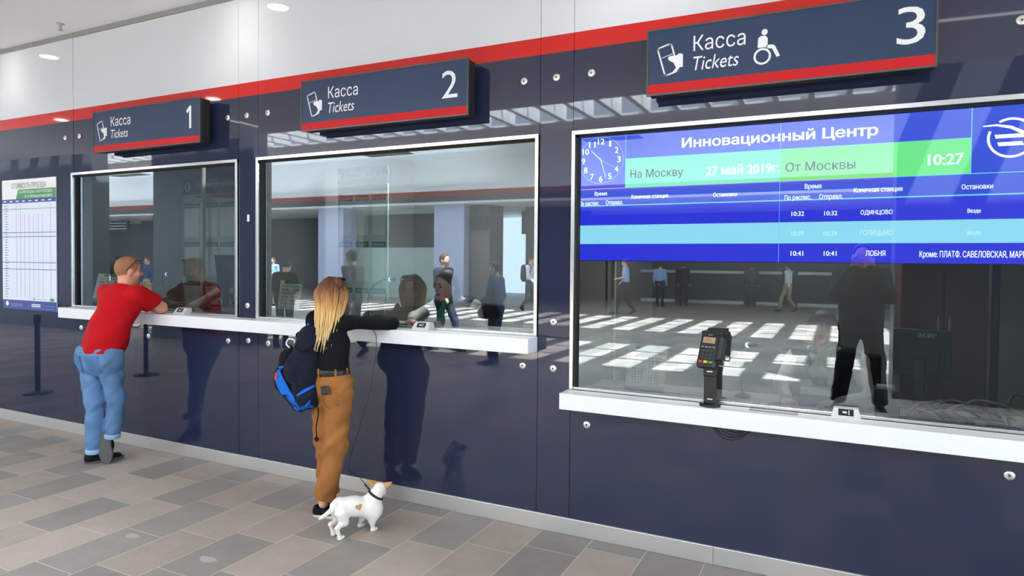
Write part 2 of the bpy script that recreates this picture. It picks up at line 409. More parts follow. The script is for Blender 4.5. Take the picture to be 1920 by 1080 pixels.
struct(mb, 'wall_shop', dark_shop)
mb = MB(); mb.box(-21.3, -12.9, -20.6, -20.4, 0, 3.94); struct(mb, 'wall_kiosk', mat('kiosk_green', srgb(190, 214, 206), .6))
mb = MB()
for a, b in ((-21.2, -19.75), (-14.98, -13.55)): mb.box(a, b, -19.9, -19.0, 0, 3.94)
struct(mb, 'column_pale', lilac)
mb = MB(); mb.box(-13.5, -12.6, -20.6, -19.4, 0, 3.94); struct(mb, 'column_brown', mat('column_brown', srgb(120, 112, 118), .5))
pill = mat('pillar_grey', srgb(96, 98, 102), .35)
mb = MB(); mb.box(-13.4, -10.35, -5.9, -5.5, 0, 6.0); mb.box(-20.2, -15.55, -5.9, -5.5, 0, 6.0); mb.box(.66, 2.4, -6.6, -5.9, 0, 6.0)
struct(mb, 'column_dark', pill)
vent_m = mat('vent_grey', srgb(112, 114, 116), .7)
for j, (xa, xb) in enumerate(((-17.6, -15.4), (-34, -31.5), (-8, -6))):
    v = MB(); v.box(xa, xb, -18.2, -17.6, 5.955, 5.97, 0)
    for q in range(10): v.box(xa+.02, xb-.02, -18.18+.06*q, -18.155+.06*q, 5.948, 5.956, 0)
    o = v.build('ceiling_vent', vent_m, None, origin=((xa+xb)/2, -17.9, 5.955)); tag(o, ['long grey vent grille in the far ceiling reflected in the second ticket window', 'grey vent grille in the far ceiling reflected in the first ticket window', 'grey vent grille in the far ceiling above the right of the hall'][j], 'vent')
# lamps in the near ceiling
lamp_e = emis('lamp_lens', (1, .97, .92, 1), 30.0)
proto = None
for j, (x, y) in enumerate([(-11.15, -.365), (-7.775, -.365), (-4.398, -.365), (-1.02, -.365), (2.36, -.365), (-11.2, -2.425), (-7.72, -2.425), (-4.3, -2.425), (-.9, -2.425), (2.5, -2.425)]):
    if proto is None:
        r = empty('ceiling_downlight', (x, y, Z_CEIL)); c = MB()
        c.lathe([(.105, 0), (.105, -.006), (.092, -.008), (.09, -.002)], 28, 0, None, False); t1 = c.build('trim_ring', [white_p], r); t1.location = (0, 0, 0)
        c = MB(); c.lathe([(.088, -.003), (.0, -.0035)], 28, 0); t2 = c.build('lens', lamp_e, r); t2.location = (0, 0, 0); proto = (r, t1, t2)
    else:
        r = proto[0].copy(); COL.objects.link(r); r.location = (x, y, Z_CEIL)
        for t in proto[1:]: q = t.copy(); COL.objects.link(q); q.parent = r
    row = 'first row beside the wall' if y > -1 else 'second row out from the wall'
    order = ['leftmost', 'second from left', 'third from left', 'fourth from left', 'rightmost'][j % 5]
    tag(r, 'round white ceiling downlight, %s of the %s' % (order, row), 'downlight', 'round downlights in the ceiling over the counters')
    l = bpy.data.lights.new('downlight_bulb', 'SPOT'); l.energy = 7; l.spot_size = R_(120); l.spot_blend = .6; l.shadow_soft_size = .08; l.color = (1, .95, .88)
    lo = bpy.data.objects.new('downlight_bulb', l); COL.objects.link(lo); lo.parent = r; lo.location = (0, 0, -.03)
c = MB(); p = at(113, 44)
d = CR*((113-960)/FPX) + CU*((540-44-PPY)/FPX) + _fw; t = (Z_CEIL-CAM_H)/d.z; sp = Vector((d.x*t, d.y*t-CAM_D, Z_CEIL))
c.lathe([(.035, 0), (.035, -.006), (.012, -.01), (.010, -.05), (.006, -.052)], 14); c.lathe([(.0, -.060), (.028, -.062), (.028, -.064), (0, -.065)], 12)
c.tube([(.012, 0, -.045), (.014, 0, -.055), (.006, 0, -.062)], .003, 6); c.tube([(-.012, 0, -.045), (-.014, 0, -.055), (-.006, 0, -.062)], .003, 6)
o = c.build('sprinkler_head', [grey_p]); o.location = sp; tag(o, 'small sprinkler head on the pale ceiling at the upper left', 'sprinkler')

def mirror_ceiling(px, py):
    d = CR*((px-960)/FPX) + CU*((540-py-PPY)/FPX) + _fw
    t = (Z_CEIL-CAM_H)/d.z; return Vector((d.x*t, -(d.y*t-CAM_D), Z_CEIL-.012))
for j, (a, b) in enumerate((((393, 214), (486, 238)), ((1758, 39), (1925, 21)))):
    a, b = mirror_ceiling(*a), mirror_ceiling(*b)
    mb = MB(); mb.tube([a, b], .011, 8); o = mb.build('light_strip', emis('strip_glow', (1, 1, 1, 1), 4.0), None, origin=tuple((a+b)/2))
    tag(o, ['thin white light strip mirrored as a slanting line between the left and middle signs', 'thin white light strip mirrored at the top right corner beyond the largest sign'][j], 'light strip')
# ------------------------------------------------------------------ booths behind the windows
bw = mat('booth_grey', srgb(128, 130, 128), .8); bd = mat('booth_back', srgb(104, 106, 106), .8)
Zb = 2.85; YB = 2.3
box_struct('wall_booth_back', bd, (-7.2, 1.6, YB, YB+.1, 0, Zb))
box_struct('wall_booth_left', bw, (-7.3, -7.2, .1, YB, 0, Zb))
box_struct('wall_booth_right', bw, (1.2, 1.3, .1, YB, 0, Zb))
box_struct('wall_partition', bw, (-4.40, -4.31, .1, YB, 0, Zb), (-1.67, -1.58, .1, YB, 0, Zb))
box_struct('ceiling_booth', bw, (-7.3, 1.6, .1, YB+.1, Zb, Zb+.08))
box_struct('floor_booth', mat('booth_floor', srgb(70, 66, 62), .7), (-7.3, 1.6, .1, YB+.1, -.08, 0))
for x, e in ((-5.6, 8), (-3.0, 34), (-.3, 20)):  # added lamps and glowing panels, unseen, to brighten the booth interiors
    l = bpy.data.lights.new('booth_fill', 'AREA'); l.shape = 'RECTANGLE'; l.size = 1.1; l.size_y = .2; l.energy = e
    lo = bpy.data.objects.new('booth_fill', l); COL.objects.link(lo); lo.location = (x, 1.2, Zb-.03)
    q = MB(); q.box(x-.56, x+.56, 1.08, 1.32, Zb-.02, Zb-.001); o = q.build('booth_fill_panel', emis('booth_fill_lens', (1, 1, 1, 1), 1.0)); o.location = (0, 0, 0)
    tag(o, 'flat rectangular lamp added on the ceiling to brighten the %s ticket booth' % {-5.6: 'left', -3.0: 'middle', -.3: 'right'}[x], 'lamp')
# ------------------------------------------------------------------ counters
def counter(x0, x1, z0, z1, label):
    r = empty('service_counter', ((x0+x1)/2, -.07, z0), label, 'counter')
    mb = MB(); mb.rbox(x0, x1, -.15, -.0035, z0, z1, .003); kid(mb, 'counter_top', stone_w, r)
    return r
cA = counter(-6.738, -1.744, 1.157, 1.2535, 'long white counter shelf running under the two higher ticket windows')
cB = counter(-1.530, 1.02, .833, .9325, 'lower white counter shelf under the window with the blue departures screen')
mb = MB(); p0 = at(1405, 768, -.045); p1 = at(1497, 777, -.045)
mb.box(p0.x, p1.x, -.085, -.012, .9325, .9335, 0); mb.box(p0.x+.008, p1.x-.008, -.079, -.018, .9333, .9340, 1)
kid(mb, 'coin_tray', [grey_p, mat('tray_steel', srgb(150, 148, 142), .3, .9)], cB, 'shallow steel passing tray set into the top')

# ------------------------------------------------------------------ overhead signs
sign_navy = mat('sign_navy', srgb(44, 62, 92), .35, ior=1.4, noise=.03, nscale=300)
sign_red = mat('sign_red', srgb(200, 28, 34), .55, ior=1.35); sign_white = mat('sign_white', srgb(238, 240, 242), .5)
sign_frame = mat('sign_frame', srgb(92, 92, 88), .35, .7); sign_side = mat('sign_side', srgb(30, 30, 30), .5)
SIGNS = [(-6.178, -4.743, '1', 'dark blue sign box numbered 1 above the left ticket window'),
         (-3.642, -2.192, '2', 'dark blue sign box numbered 2 above the middle ticket window'),
         (-1.010, .408, '3', 'dark blue sign box numbered 3 with a wheelchair symbol above the right window')]
SZ0, SZ1, SY = 2.698, 3.073, -.15
for x0, x1, num, lab in SIGNS:
    r = empty('overhead_sign', ((x0+x1)/2, -.07, SZ0), lab, 'sign', 'numbered sign boxes above the ticket windows')
    L, H = x1-x0, SZ1-SZ0
    mb = MB(); mb.box(x0+.01, x1-.01, SY+.012, -.045, SZ0+.008, SZ1-.008); mb.box(x0+.25, x0+.32, -.045, -.002, SZ0+.06, SZ1-.06); mb.box(x1-.32, x1-.25, -.045, -.002, SZ0+.06, SZ1-.06)
    kid(mb, 'housing', sign_side, r)
    mb = MB(); e = .009
    mb.box(x0, x1, SY, SY+.014, SZ0, SZ0+e); mb.box(x0, x1, SY, SY+.014, SZ1-e, SZ1); mb.box(x0, x0+e, SY, SY+.014, SZ0+e, SZ1-e); mb.box(x1-e, x1, SY, SY+.014, SZ0+e, SZ1-e)
    kid(mb, 'frame', sign_frame, r)
    mb = MB(); mb.box(x0+e, x1-e, SY+.003, SY+.012, SZ0+e, SZ1-e); kid(mb, 'face_panel', sign_navy, r)
    mb = MB(); mb.box(x0+e, x1-e, SY+.002, SY+.0035, SZ0+e, SZ0+.062); kid(mb, 'red_stripe', sign_red, r)
    U = lambda u: x0 + u*1.435; yl = SY+.0022
    mb = MB()
    text_into(mb, 'Касса', U(.183), U(.375), SZ0+.225, SZ0+.307, yl, 0, .0)
    text_into(mb, 'Tickets', U(.183), U(.352), SZ0+.118, SZ0+.196, yl, 0, .0, .22)
    nh = {'1': (.868, .920), '2': (.868, .952), '3': (.868, .952)}[num]
    if num == '1':
        xr, zb, zt = U(.925), SZ0+.125, SZ0+.312; mb.poly([(xr-.026, zb), (xr, zb), (xr, zt), (xr-.022, zt), (xr-.062, zt-.040), (xr-.050, zt-.062), (xr-.026, zt-.038)], yl)
    else: text_into(mb, num, U(nh[0]), U(nh[1]), SZ0+.125, SZ0+.310, yl, 0, .0)
    kid(mb, 'lettering', sign_white, r)
    # pictogram: a tilted ticket held by a hand
    mb = MB(); cx, cz = U(.085), SZ0+.195; ca, sa = math.cos(R_(16)), math.sin(R_(16))
    T = lambda a, b: (cx + a*ca - b*sa, cz + a*sa + b*ca)
    def bar(a, b, w):
        A, B = Vector(a), Vector(b); d = (B-A).normalized()*w/2; n = Vector((-d.y, d.x)); A2, B2 = A-d, B+d
        mb.poly([T(*(A2-n)), T(*(B2-n)), T(*(B2+n)), T(*(A2+n))], yl)
    w2, h2, lw = .040, .082, .0085; c_ = .008
    O = [(-w2+c_, -h2), (w2-c_, -h2), (w2, -h2+c_), (w2, h2-c_), (w2-c_, h2), (-w2+c_, h2), (-w2, h2-c_), (-w2, -h2+c_)]
    for i in range(8): bar(O[i], O[(i+1) % 8], lw)
    for q in range(5): bar((-w2+.012+.013*q, .022), (-w2+.018+.013*q, .022), .0042)
    hd = [(.000, .006), (.012, .016), (.055, .004), (.066, .010), (.086, -.002), (.066, -.072), (.052, -.066), (.016, -.086), (.004, -.078), (.030, -.060), (.024, -.028), (.006, -.010)]
    mb.poly([T(*p) for p in hd], yl-.0004)
    kid(mb, 'pictogram', sign_white, r)
    if num == '3':   # wheelchair symbol
        mb = MB()
        wx, wz = U(.435), SZ0+.150
        ring = [(wx+.0440*math.cos(a), wz+.0440*math.sin(a)) for a in np.linspace(0, 2*math.pi, 33)]; rin = [(wx+.0330*math.cos(a), wz+.0330*math.sin(a)) for a in np.linspace(0, 2*math.pi, 33)]
        for i in range(32): mb.poly([ring[i], ring[i+1], rin[i+1], rin[i]], yl)
        mb.poly([(wx+.010+.0155*math.cos(a), wz+.127+.0165*math.sin(a)) for a in np.linspace(0, 2*math.pi, 20)[:-1]], yl)
        mb.poly([(wx-.024, wz+.047), (wx-.022, wz+.098), (wx-.010, wz+.108), (wx+.014, wz+.108), (wx+.026, wz+.094), (wx+.026, wz+.044), (wx+.010, wz+.047)], yl)
        mb.poly([(wx+.020, wz+.058), (wx+.052, wz+.056), (wx+.062, wz+.050), (wx+.088, wz-.006), (wx+.072, wz-.012), (wx+.048, wz+.036), (wx+.024, wz+.040)], yl)
        kid(mb, 'wheelchair_symbol', sign_white, r)

# ------------------------------------------------------------------ fare poster at the far left
paper_e = mat('table_paper', srgb(222, 228, 244), .5); pw = mat('poster_white', srgb(238, 240, 238), .5); pg = mat('poster_green', srgb(62, 150, 76), .5)  # fare table paper is a plain pale blue-white
pb = mat('poster_blue', srgb(24, 52, 140), .45); pk = mat('poster_ink', srgb(96, 104, 116), .6); pl = mat('poster_line', srgb(92, 122, 180), .6)
x0, x1, z0, z1, yp = -7.972, -7.008, 1.190, 2.540, -.010
r = empty('fare_poster', ((x0+x1)/2, -.006, z0), 'tall white fare table poster with a blue foot on the wall left of window one', 'poster')
mb = MB(); mb.box(x0, x1, yp, -.0025, z0, z1); kid(mb, 'panel', pw, r)
mb = MB(); mb.rect(x0, x1, z0+.093, z0+1.105, yp-.0006); kid(mb, 'fare_table', paper_e, r)
mb = MB(); gx = x0+.26
mb.poly([(gx, z1-.203), (x1, z1-.203), (x1, z1-.105), (gx+.04, z1-.105)], yp-.0006); kid(mb, 'green_band', pg, r)
mb = MB(); mb.rect(x0, x1, z0+1.105, z0+1.147, yp-.0008); kid(mb, 'heading_band', pb, r)
mb = MB(); mb.rect(x0, x1, z0, z0+.095, yp-.0008); kid(mb, 'foot_band', pb, r)
mb = MB(); yt = yp-.0014
text_into(mb, 'СТОИМОСТЬ ПРОЕЗДА', x0+.18, x1-.17, z1-.092, z1-.040, yt, 0, .0)
text_into(mb, 'НА ПРИГОРОДНЫХ ЭЛЕКТРОПОЕЗДАХ', gx+.06, x1-.06, z1-.147, z1-.118, yt, 1, .01)
text_into(mb, 'от ст. Инновационный Центр', gx+.16, x1-.06, z1-.192, z1-.160, yt, 1, .01)
for q in range(8): mb.rect(x0+.03+.115*q, x0+.03+.115*q+.05, z0+1.119, z0+1.130, yt, 1)
for q in range(36):
    zz = z0+1.075-.0272*q; mb.rect(x0+.045, x0+.045+.05+.03*((q*7) % 5)/5, zz, zz+.006, yt, 0)
for q, xx in enumerate((.265, .340, .415, .495, .575, .655, .735, .87)): 
    mb.rect(x0+xx, x0+xx+.004, z0+.13, z0+(.985 if 2 <= q <= 6 else 1.09), yt, 0)
for zz in (1.040,): mb.rect(x0, x1, z0+zz, z0+zz+.005, yt, 3)
for zz in (.795, .752, .486, .415): mb.rect(x0, x1, z0+zz, z0+zz+.007, yt, 2)
mb.poly([(x0+.085+.026*math.cos(a), z0+.055+.026*math.sin(a)) for a in np.linspace(0, 2*math.pi, 20)[:-1]], yt, 1)
for a in range(3): mb.rect(x0+.14, x0+.36, z0+.030+.012*a, z0+.034+.012*a, yt, 4)
mb.rect(x0+.53, x0+.69, z0+.052, z0+.062, yt, 1); mb.rect(x0+.53, x0+.69, z0+.034, z0+.044, yt, 1); mb.rect(x0+.72, x0+.93, z0+.046, z0+.050, yt, 4); mb.rect(x0+.53, x0+.93, z0+.018, z0+.022, yt, 4)
mb.rect(x0+.565, x0+.585, z0+.101, z0+.128, yt, 3); mb.rect(x0+.60, x0+.80, z0+.112, z0+.116, yt, 3)
mb.poly([(x0+.89+.042*math.cos(a), z0+.114+.016*math.sin(a)) for a in np.linspace(0, 2*math.pi, 20)[:-1]], yt, 3)
kid(mb, 'lettering', [pk, mat('poster_letter_white', srgb(240, 242, 246), .5), pl, pg, mat('poster_letter_blue', srgb(120, 146, 206), .5)], r)

# ------------------------------------------------------------------ departures screen behind the right-hand window
YS = .062
r = empty('departures_screen', (-.3, YS+.03, 1.75), 'wide blue departures screen filling the top half of the right-hand window', 'screen')
SX0, SX1, SZA, SZB = -1.497, .958, at(1085, 488, YS).z, at(1085, 252, YS).z
mb = MB(); mb.rbox(SX0-.004, SX1, YS+.003, YS+.055, SZA-.004, SZB+.012, .004); kid(mb, 'screen_case', black_p, r)
ES = 1.25
blueA = emis('screen_blue', srgb(46, 76, 226), ES); blueB = emis('screen_deep_blue', srgb(44, 52, 228), ES); cyan_row = emis('screen_pale_blue', srgb(150, 228, 255), ES)
teal = emis('screen_teal', srgb(112, 250, 204), ES); green = emis('screen_green', srgb(112, 240, 138), ES); wht = emis('screen_white', srgb(244, 252, 255), 1.6)
cyan_l = emis('screen_cyan', srgb(110, 220, 255), ES); dk = emis('screen_ink', srgb(4, 52, 50), ES); rowtxt = emis('screen_pale_text', srgb(196, 244, 255), 1.4); mint = emis('screen_mint_text', srgb(232, 255, 244), 1.5)
XM = at(1463, 300, YS).x; XC = at(1173.5, 300, YS).x; XL = at(1820.5, 260, YS).x
ZG1 = at(1175, 298, YS).z; ZG0 = at(1175, 352, YS).z; ZH = at(1085, 387, YS).z; ZR1 = at(1085, 423, YS).z; ZR2 = at(1085, 457.5, YS).z
mb = MB(); mb.rect(SX0, SX1, SZA, SZB, YS)
mb2 = MB(); mb2.rect(SX0, SX1, SZA, ZH, YS-.0006, 0); mb2.rect(SX0, SX1, ZR2, ZR1, YS-.001, 1); kid(mb, 'backlit_panel', blueA, r); kid(mb2, 'timetable_rows', [blueB, cyan_row], r)
mb = MB(); mb.rect(XC, XM, ZG0, ZG1, YS-.001, 0); mb.rect(XM, XL, ZG0, ZG1, YS-.001, 1); kid(mb, 'green_banner', [teal, green], r)
mb = MB()
mb.rect(SX0, SX1, ZH-.004, ZH+.003, YS-.0014, 0); mb.rect(SX0, SX1, ZG0-.003, ZG0+.0012, YS-.0014, 0); mb.rect(XC-.003, XC, ZG0, SZB, YS-.0014, 0); mb.rect(XL, XL+.004, ZG0, SZB, YS-.0014, 0); mb.rect(XM-.001, XM+.001, SZA, SZB, YS-.0015, 0); mb.rect(XC, XL, ZG1, ZG1+.002, YS-.0014, 0)
kid(mb, 'ruled_line', cyan_l, r)
yt = YS-.002
mb = MB()
text_px(mb, 'Инновационный Центр', (1279, 277), (1646, 233), yt, 0, .031)
text_px(mb, 'На Москву', (1182, 334), (1281, 314), yt, 1, .018); text_px(mb, 'От Москвы', (1473, 322), (1604, 299), yt, 1, .018)
text_px(mb, '27 май 2019г.', (1324, 329), (1462, 304), yt, 3, .034); text_px(mb, '10:27', (1740, 310), (1807, 286), yt, 3, .034)
for t, a, b in (('Время', (1115, 367), (1138, 359)), ('По распис.', (1086.5, 386), (1124, 377)), ('Отправл.', (1136, 384), (1168, 375)), ('Конечная станция', (1184, 372.5), (1252.5, 363)), ('Остановки', (1337, 369), (1382, 360)),
                ('Время', (1509, 354), (1540, 344)), ('По распис.', (1471, 375), (1521, 365)), ('Отправл.', (1536, 373.5), (1580, 363)), ('Конечная станция', (1601, 361), (1692, 349)), ('Остановки', (1803, 355), (1862, 344)),
                ('10:32', (1484, 405), (1507.5, 396)), ('10:32', (1545.5, 404), (1570, 395)), ('ОДИНЦОВО', (1613.5, 402.5), (1673.5, 393)), ('Везде', (1814, 399), (1839, 391)),
                ('10:41', (1482.5, 479.5), (1506, 470.5)), ('10:41', (1544.5, 479.5), (1568.5, 470.5)), ('ЛОБНЯ', (1623, 479.5), (1660, 470)), ('Кроме: ПЛАТФ. САВЕЛОВСКАЯ, МАРК', (1724, 482), (1925, 471))):
    text_px(mb, t, a, b, yt, 0, .022)
for t, a, b in (('10:39', (1483, 442), (1507, 433)), ('10:39', (1544.5, 442), (1569.5, 433)), ('ГОЛИЦЫНО', (1613, 441.5), (1673, 431)), ('Везде', (1814, 440), (1839, 432))): text_px(mb, t, a, b, yt, 2, .022)
kid(mb, 'lettering', [wht, dk, rowtxt, mint], r)
# clock on the screen
cc = at(1127, 300.5, YS); rx, rz = abs(at(1165, 300, YS).x-at(1089, 300, YS).x)/2, abs(at(1127, 253, YS).z-at(1127, 348, YS).z)/2
rr = (rx+rz)/2; mb = MB()
mb2 = MB()
for i in range(60):
    a0, a1 = i*math.pi/30, (i+1)*math.pi/30
    mb2.poly([(cc.x+rr*k*math.sin(a), cc.z+rr*k*math.cos(a)) for k, a in ((1, a0), (1, a1), (.988, a1), (.988, a0))], yt)
    k1 = .93 if i % 5 == 0 else .965
    w = .006; mb2.poly([(cc.x+rr*k*math.sin(a0+s), cc.z+rr*k*math.cos(a0+s)) for k, s in ((.988, -w), (.988, w), (k1, w), (k1, -w))], yt)
def hand(m, ang, l, w):
    a = R_(ang); d = Vector((math.sin(a), math.cos(a))); n = Vector((d.y, -d.x)); c0 = Vector((cc.x, cc.z)); A = c0-d*rr*.08; B = c0+d*rr*l
    m.poly([tuple(A-n*w), tuple(B-n*w*.6), tuple(B+n*w*.6), tuple(A+n*w)], yt-.0004)
hand(mb2, 118, .75, .0014)
clk = kid(mb2, 'clock_face', cyan_l, r)
mb = MB(); hand(mb, 314, .62, .0034); hand(mb, 164, .80, .0026); kid(mb, 'clock_hand', rowtxt, clk)
mb = MB()
for h in range(1, 13):
    a = h*math.pi/6; w = .021 if h > 9 else (.005 if h == 1 else .011); px_, pz_ = cc.x+rr*.80*math.sin(a), cc.z+rr*.80*math.cos(a)
    mb = MB(); text_into(mb, str(h), px_-w, px_+w, pz_-.0185, pz_+.0185, yt, 0, .02); kid(mb, 'clock_numeral', wht, clk)
# round railway emblem at the right of the screen
mb = MB(); ec = at(1896, 258, YS); er = .096
def arc(a0, a1, ro, ri, n=40, dx=0, dz=0, taper=0):
    A = np.linspace(R_(a0), R_(a1), n)
    for i in range(n-1):
        f0, f1 = 1-taper*i/n, 1-taper*(i+1)/n
        mb.poly([(ec.x+dx+ro*math.cos(A[i]), ec.z+dz+ro*math.sin(A[i])), (ec.x+dx+ro*math.cos(A[i+1]), ec.z+dz+ro*math.sin(A[i+1])), (ec.x+dx+(ro-(ro-ri)*f1)*math.cos(A[i+1]), ec.z+dz+(ro-(ro-ri)*f1)*math.sin(A[i+1])), (ec.x+dx+(ro-(ro-ri)*f0)*math.cos(A[i]), ec.z+dz+(ro-(ro-ri)*f0)*math.sin(A[i]))], yt)
arc(122, -20, er*1.02, er*.90); arc(157, 335, er*1.02, er*.90)
sw = [(-.115, .066), (-.060, .070), (0, .058), (.05, .030), (.085, -.01)]; lo = [(.085, -.03), (.045, .014), (-.005, .044), (-.06, .060), (-.115, .060)]
mb.poly([(ec.x+a, ec.z+b) for a, b in sw+lo], yt)
for dz in (.008, -.030): mb.poly([(ec.x-.062+(.012 if dz < 0 else 0), ec.z+dz-.009), (ec.x+.052, ec.z+dz-.009), (ec.x+.044, ec.z+dz+.010), (ec.x-.068+(.012 if dz < 0 else 0), ec.z+dz+.010)], yt)
kid(mb, 'emblem', wht, r)

# ------------------------------------------------------------------ opening-hours papers behind the glass
pgreen = mat('notice_green', srgb(96, 168, 120), .6); ppaper = mat('notice_paper', srgb(250, 252, 248), .7); pink = mat('notice_ink', srgb(52, 54, 60), .7); pblue = mat('notice_blue', srgb(150, 170, 205), .6)
def notice(tl, tr, br, bl, y, lines, label, seed):
    A, B, C_, D = [at(p[0], p[1], y) for p in (tl, tr, br, bl)]
    r = empty('hours_notice', ((A.x+B.x)/2, y, D.z), label, 'notice', 'opening hours notices behind the ticket windows')
    x0, x1 = D.x, C_.x; z0, z1 = D.z, A.z; lean = .5*((A.x-D.x)+(B.x-C_.x))
    X = lambda u, v: x0+(x1-x0)*u+lean*v
    m = MB(); m.add([(X(0, 0), y+.003, z0), (X(1, 0), y+.003, z0), (X(1, 1), y, z1), (X(0, 1), y, z1), (X(0, 0), y+.0045, z0), (X(1, 0), y+.0045, z0), (X(1, 1), y+.0015, z1), (X(0, 1), y+.0015, z1)],
                    [(0, 1, 2, 3), (5, 4, 7, 6), (0, 4, 5, 1), (1, 5, 6, 2), (2, 6, 7, 3), (3, 7, 4, 0)]); kid(m, 'sheet', ppaper, r)
    H = z1-z0; m = MB(); yy = lambda v: y+.003*(1-v)-.0008
    m.add([(X(a, v), yy(v), z0+H*v) for a, v in ((.2, .89), (1, .89), (1, 1), (.2, 1))], [(0, 1, 2, 3)], 0); kid(m, 'green_header', pgreen, r)
    m = MB(); m.add([(X(a, v), yy(v), z0+H*v) for a, v in ((0, 0), (1, 0), (1, .12), (0, .12))], [(0, 1, 2, 3)], 0); kid(m, 'blue_foot', pblue, r)
    m = MB()
    for t, u0, u1, v0, v1, bl_ in lines:
        n0 = len(m.v); text_into(m, t, 0, 1, 0, 1, 0, 0, bl_)
        for i in range(n0, len(m.v)):
            a, _, b = m.v[i]; v = v0+(v1-v0)*b; m.v[i] = (X(u0+(u1-u0)*a, v), yy(v)-.0006, z0+H*v)
    kid(m, 'lettering', pink, r)
    return r
L2 = [('по рабочим дням', .12, .93, .795, .86, .0), ('06:00 - 15:00', .12, .90, .67, .755, .01), ('перерывы:', .12, .86, .57, .65, .0), ('09:22 - 09:35', .16, .84, .465, .53, 0), ('10:40 - 10:50', .12, .84, .36, .425, 0), ('12:30 - 13:30', .14, .84, .255, .32, 0), ('14:10 - 14:20', .12, .84, .15, .215, 0)]
notice((525, 525), (568.5, 526), (559, 588), (518.5, 586), .060, L2, 'white opening hours notice with a green header in the middle ticket window', 1)
notice((192, 513), (237, 515), (231, 567), (171.5, 565), .060, L2, 'white opening hours notice partly hidden by the man in red in the left window', 2)
L3 = [('КРУГЛОСУТОЧНО', .06, .94, .78, .845, .02), ('Перерывы:', .22, .9, .70, .75, 0)] + [(t, .16, .84, .64-.058*i, .675-.058*i, 0) for i, t in enumerate(('03:30 - 04:40', '06:30 - 06:45', '09:00 - 09:15', '10:10 - 10:25', '12:30 - 13:30', '16:20 - 16:35', '20:40 - 20:50', '22:10 - 22:20', '23:01 - 23:15'))]
notice((1180, 643), (1251.5, 647), (1244, 740), (1170.5, 732), .060, L3, 'white opening hours notice in the lower left of the right-hand window', 3)

# ------------------------------------------------------------------ little ticket readers on the ledges
def reader(px, py, z, label):
    p = at(px, py, -.02); w = .058
    r = empty('ticket_reader', (p.x, -.02, z), label, 'reader', 'small grey ticket readers on the ledges')
    x, y0, y1 = p.x, -.062, .020
    m = MB(); pr = [(y0, 0), (y0, .012), (y0+.030, .052), (y1, .052), (y1, 0)]
    n = len(pr); vs = [(x-w-(.012 if b < .02 else 0), a, z+b) for a, b in pr] + [(x+w+(.012 if b < .02 else 0), a, z+b) for a, b in pr]
    m.add(vs, [tuple(range(n)), tuple(range(2*n-1, n-1, -1))] + [(i, i+n, (i+1) % n+n, (i+1) % n) for i in range(n)]); kid(m, 'body', mat('reader_grey', srgb(214, 214, 212), .4), r)
    m = MB(); f = lambda u, v: (x+u, y0+.030*v-.0012, z+.012+.040*v+.0006)
    m.add([f(-.036, .14), f(.036, .14), f(.036, .92), f(-.036, .92)], [(0, 1, 2, 3)], 0)
    m.add([tuple(Vector(f(a, b))+Vector((0, -.0006, .0004))) for a, b in ((-.016, .42), (.004, .42), (.004, .62), (-.016, .62))], [(0, 1, 2, 3)], 1); m.add([tuple(Vector(f(a, b))+Vector((0, -.0006, .0004))) for a, b in ((.012, .25), (.016, .25), (.016, .80), (.012, .80))], [(0, 1, 2, 3)], 1)
    kid(m, 'window', [black_p, white_p], r)
reader(343, 583, 1.2537, 'small grey ticket reader on the ledge beside the elbow of the man in red')
reader(794, 611, 1.2537, 'small grey ticket reader on the ledge beyond the sleeve of the blonde woman')
reader(1586, 779, .9327, 'small grey ticket reader on the lower ledge of the right-hand window')

# ------------------------------------------------------------------ card terminal on its stand
p = at(1331, 757, -.075); bx, by, bz = p.x, -.075, .9327
r = empty('card_terminal', (bx, by, bz), 'black card payment terminal on a swivel stand on the lower counter', 'card terminal')
m = MB(); m.lathe([(.058, 0), (.060, .004), (.058, .013), (.030, .017)], 28, 0, Matrix.Translation((bx, by, bz)) @ Matrix.Scale(.8, 4, (0, 1, 0))); kid(m, 'base', black_p, r)
m = MB(); m.rbox(bx-.033, bx+.033, by-.018, by+.018, bz+.014, bz+.20, .006); m.rbox(bx-.036, bx+.036, by-.024, by+.022, bz+.17, bz+.225, .006); kid(m, 'stand', mat('stand_black', srgb(26, 26, 28), .35), r)
m = MB(); m.rect(bx-.012, bx+.016, bz+.040, bz+.045, by-.0184); kid(m, 'white_mark', white_p, r); m = MB(); m.rect(bx-.016, bx+.016, bz+.196, bz+.203, by-.0246); kid(m, 'white_mark', white_p, r)
Mt = Matrix.Translation((bx-.006, by-.01, bz+.315)) @ Matrix.Rotation(R_(-16), 4, 'Z') @ Matrix.Rotation(R_(-22), 4, 'X')
m = MB(); m.rbox(-.056, .056, -.022, .024, -.105, .105, .014, 0, Mt, 3); body_t = kid(m, 'terminal_body', mat('terminal_black', srgb(20, 20, 22), .32), r)
m = MB(); m.rbox(.054, .082, -.040, .030, -.060, .085, .012, 0, Mt); m.rbox(-.050, .070, -.034, -.0225, .088, .1055, .003, 0, Mt); kid(m, 'privacy_shield', mat('shield_black', srgb(14, 14, 15), .3), r)
def plate(m, a, b, c, d, y, k=0): m.add([Mt @ Vector(q) for q in ((a, y, c), (b, y, c), (b, y, d), (a, y, d))], [(0, 1, 2, 3)], k)
m = MB(); m.rbox(-.043, .043, -.0245, -.021, .030, .080, .003, 0, Mt); plate(m, -.036, .036, .038, .072, -.0248, 1)
for q in range(3): plate(m, -.030, .022-.008*q, .046+.009*q, .048+.009*q, -.0250, 0)
plate(m, -.012, .014, .0845, .0885, -.0226, 2)
kid(m, 'display', [black_p, mat('lcd_beige', srgb(176, 150, 112), .3), grey_p], r)
kg = mat('key_grey', srgb(52, 54, 60), .5)
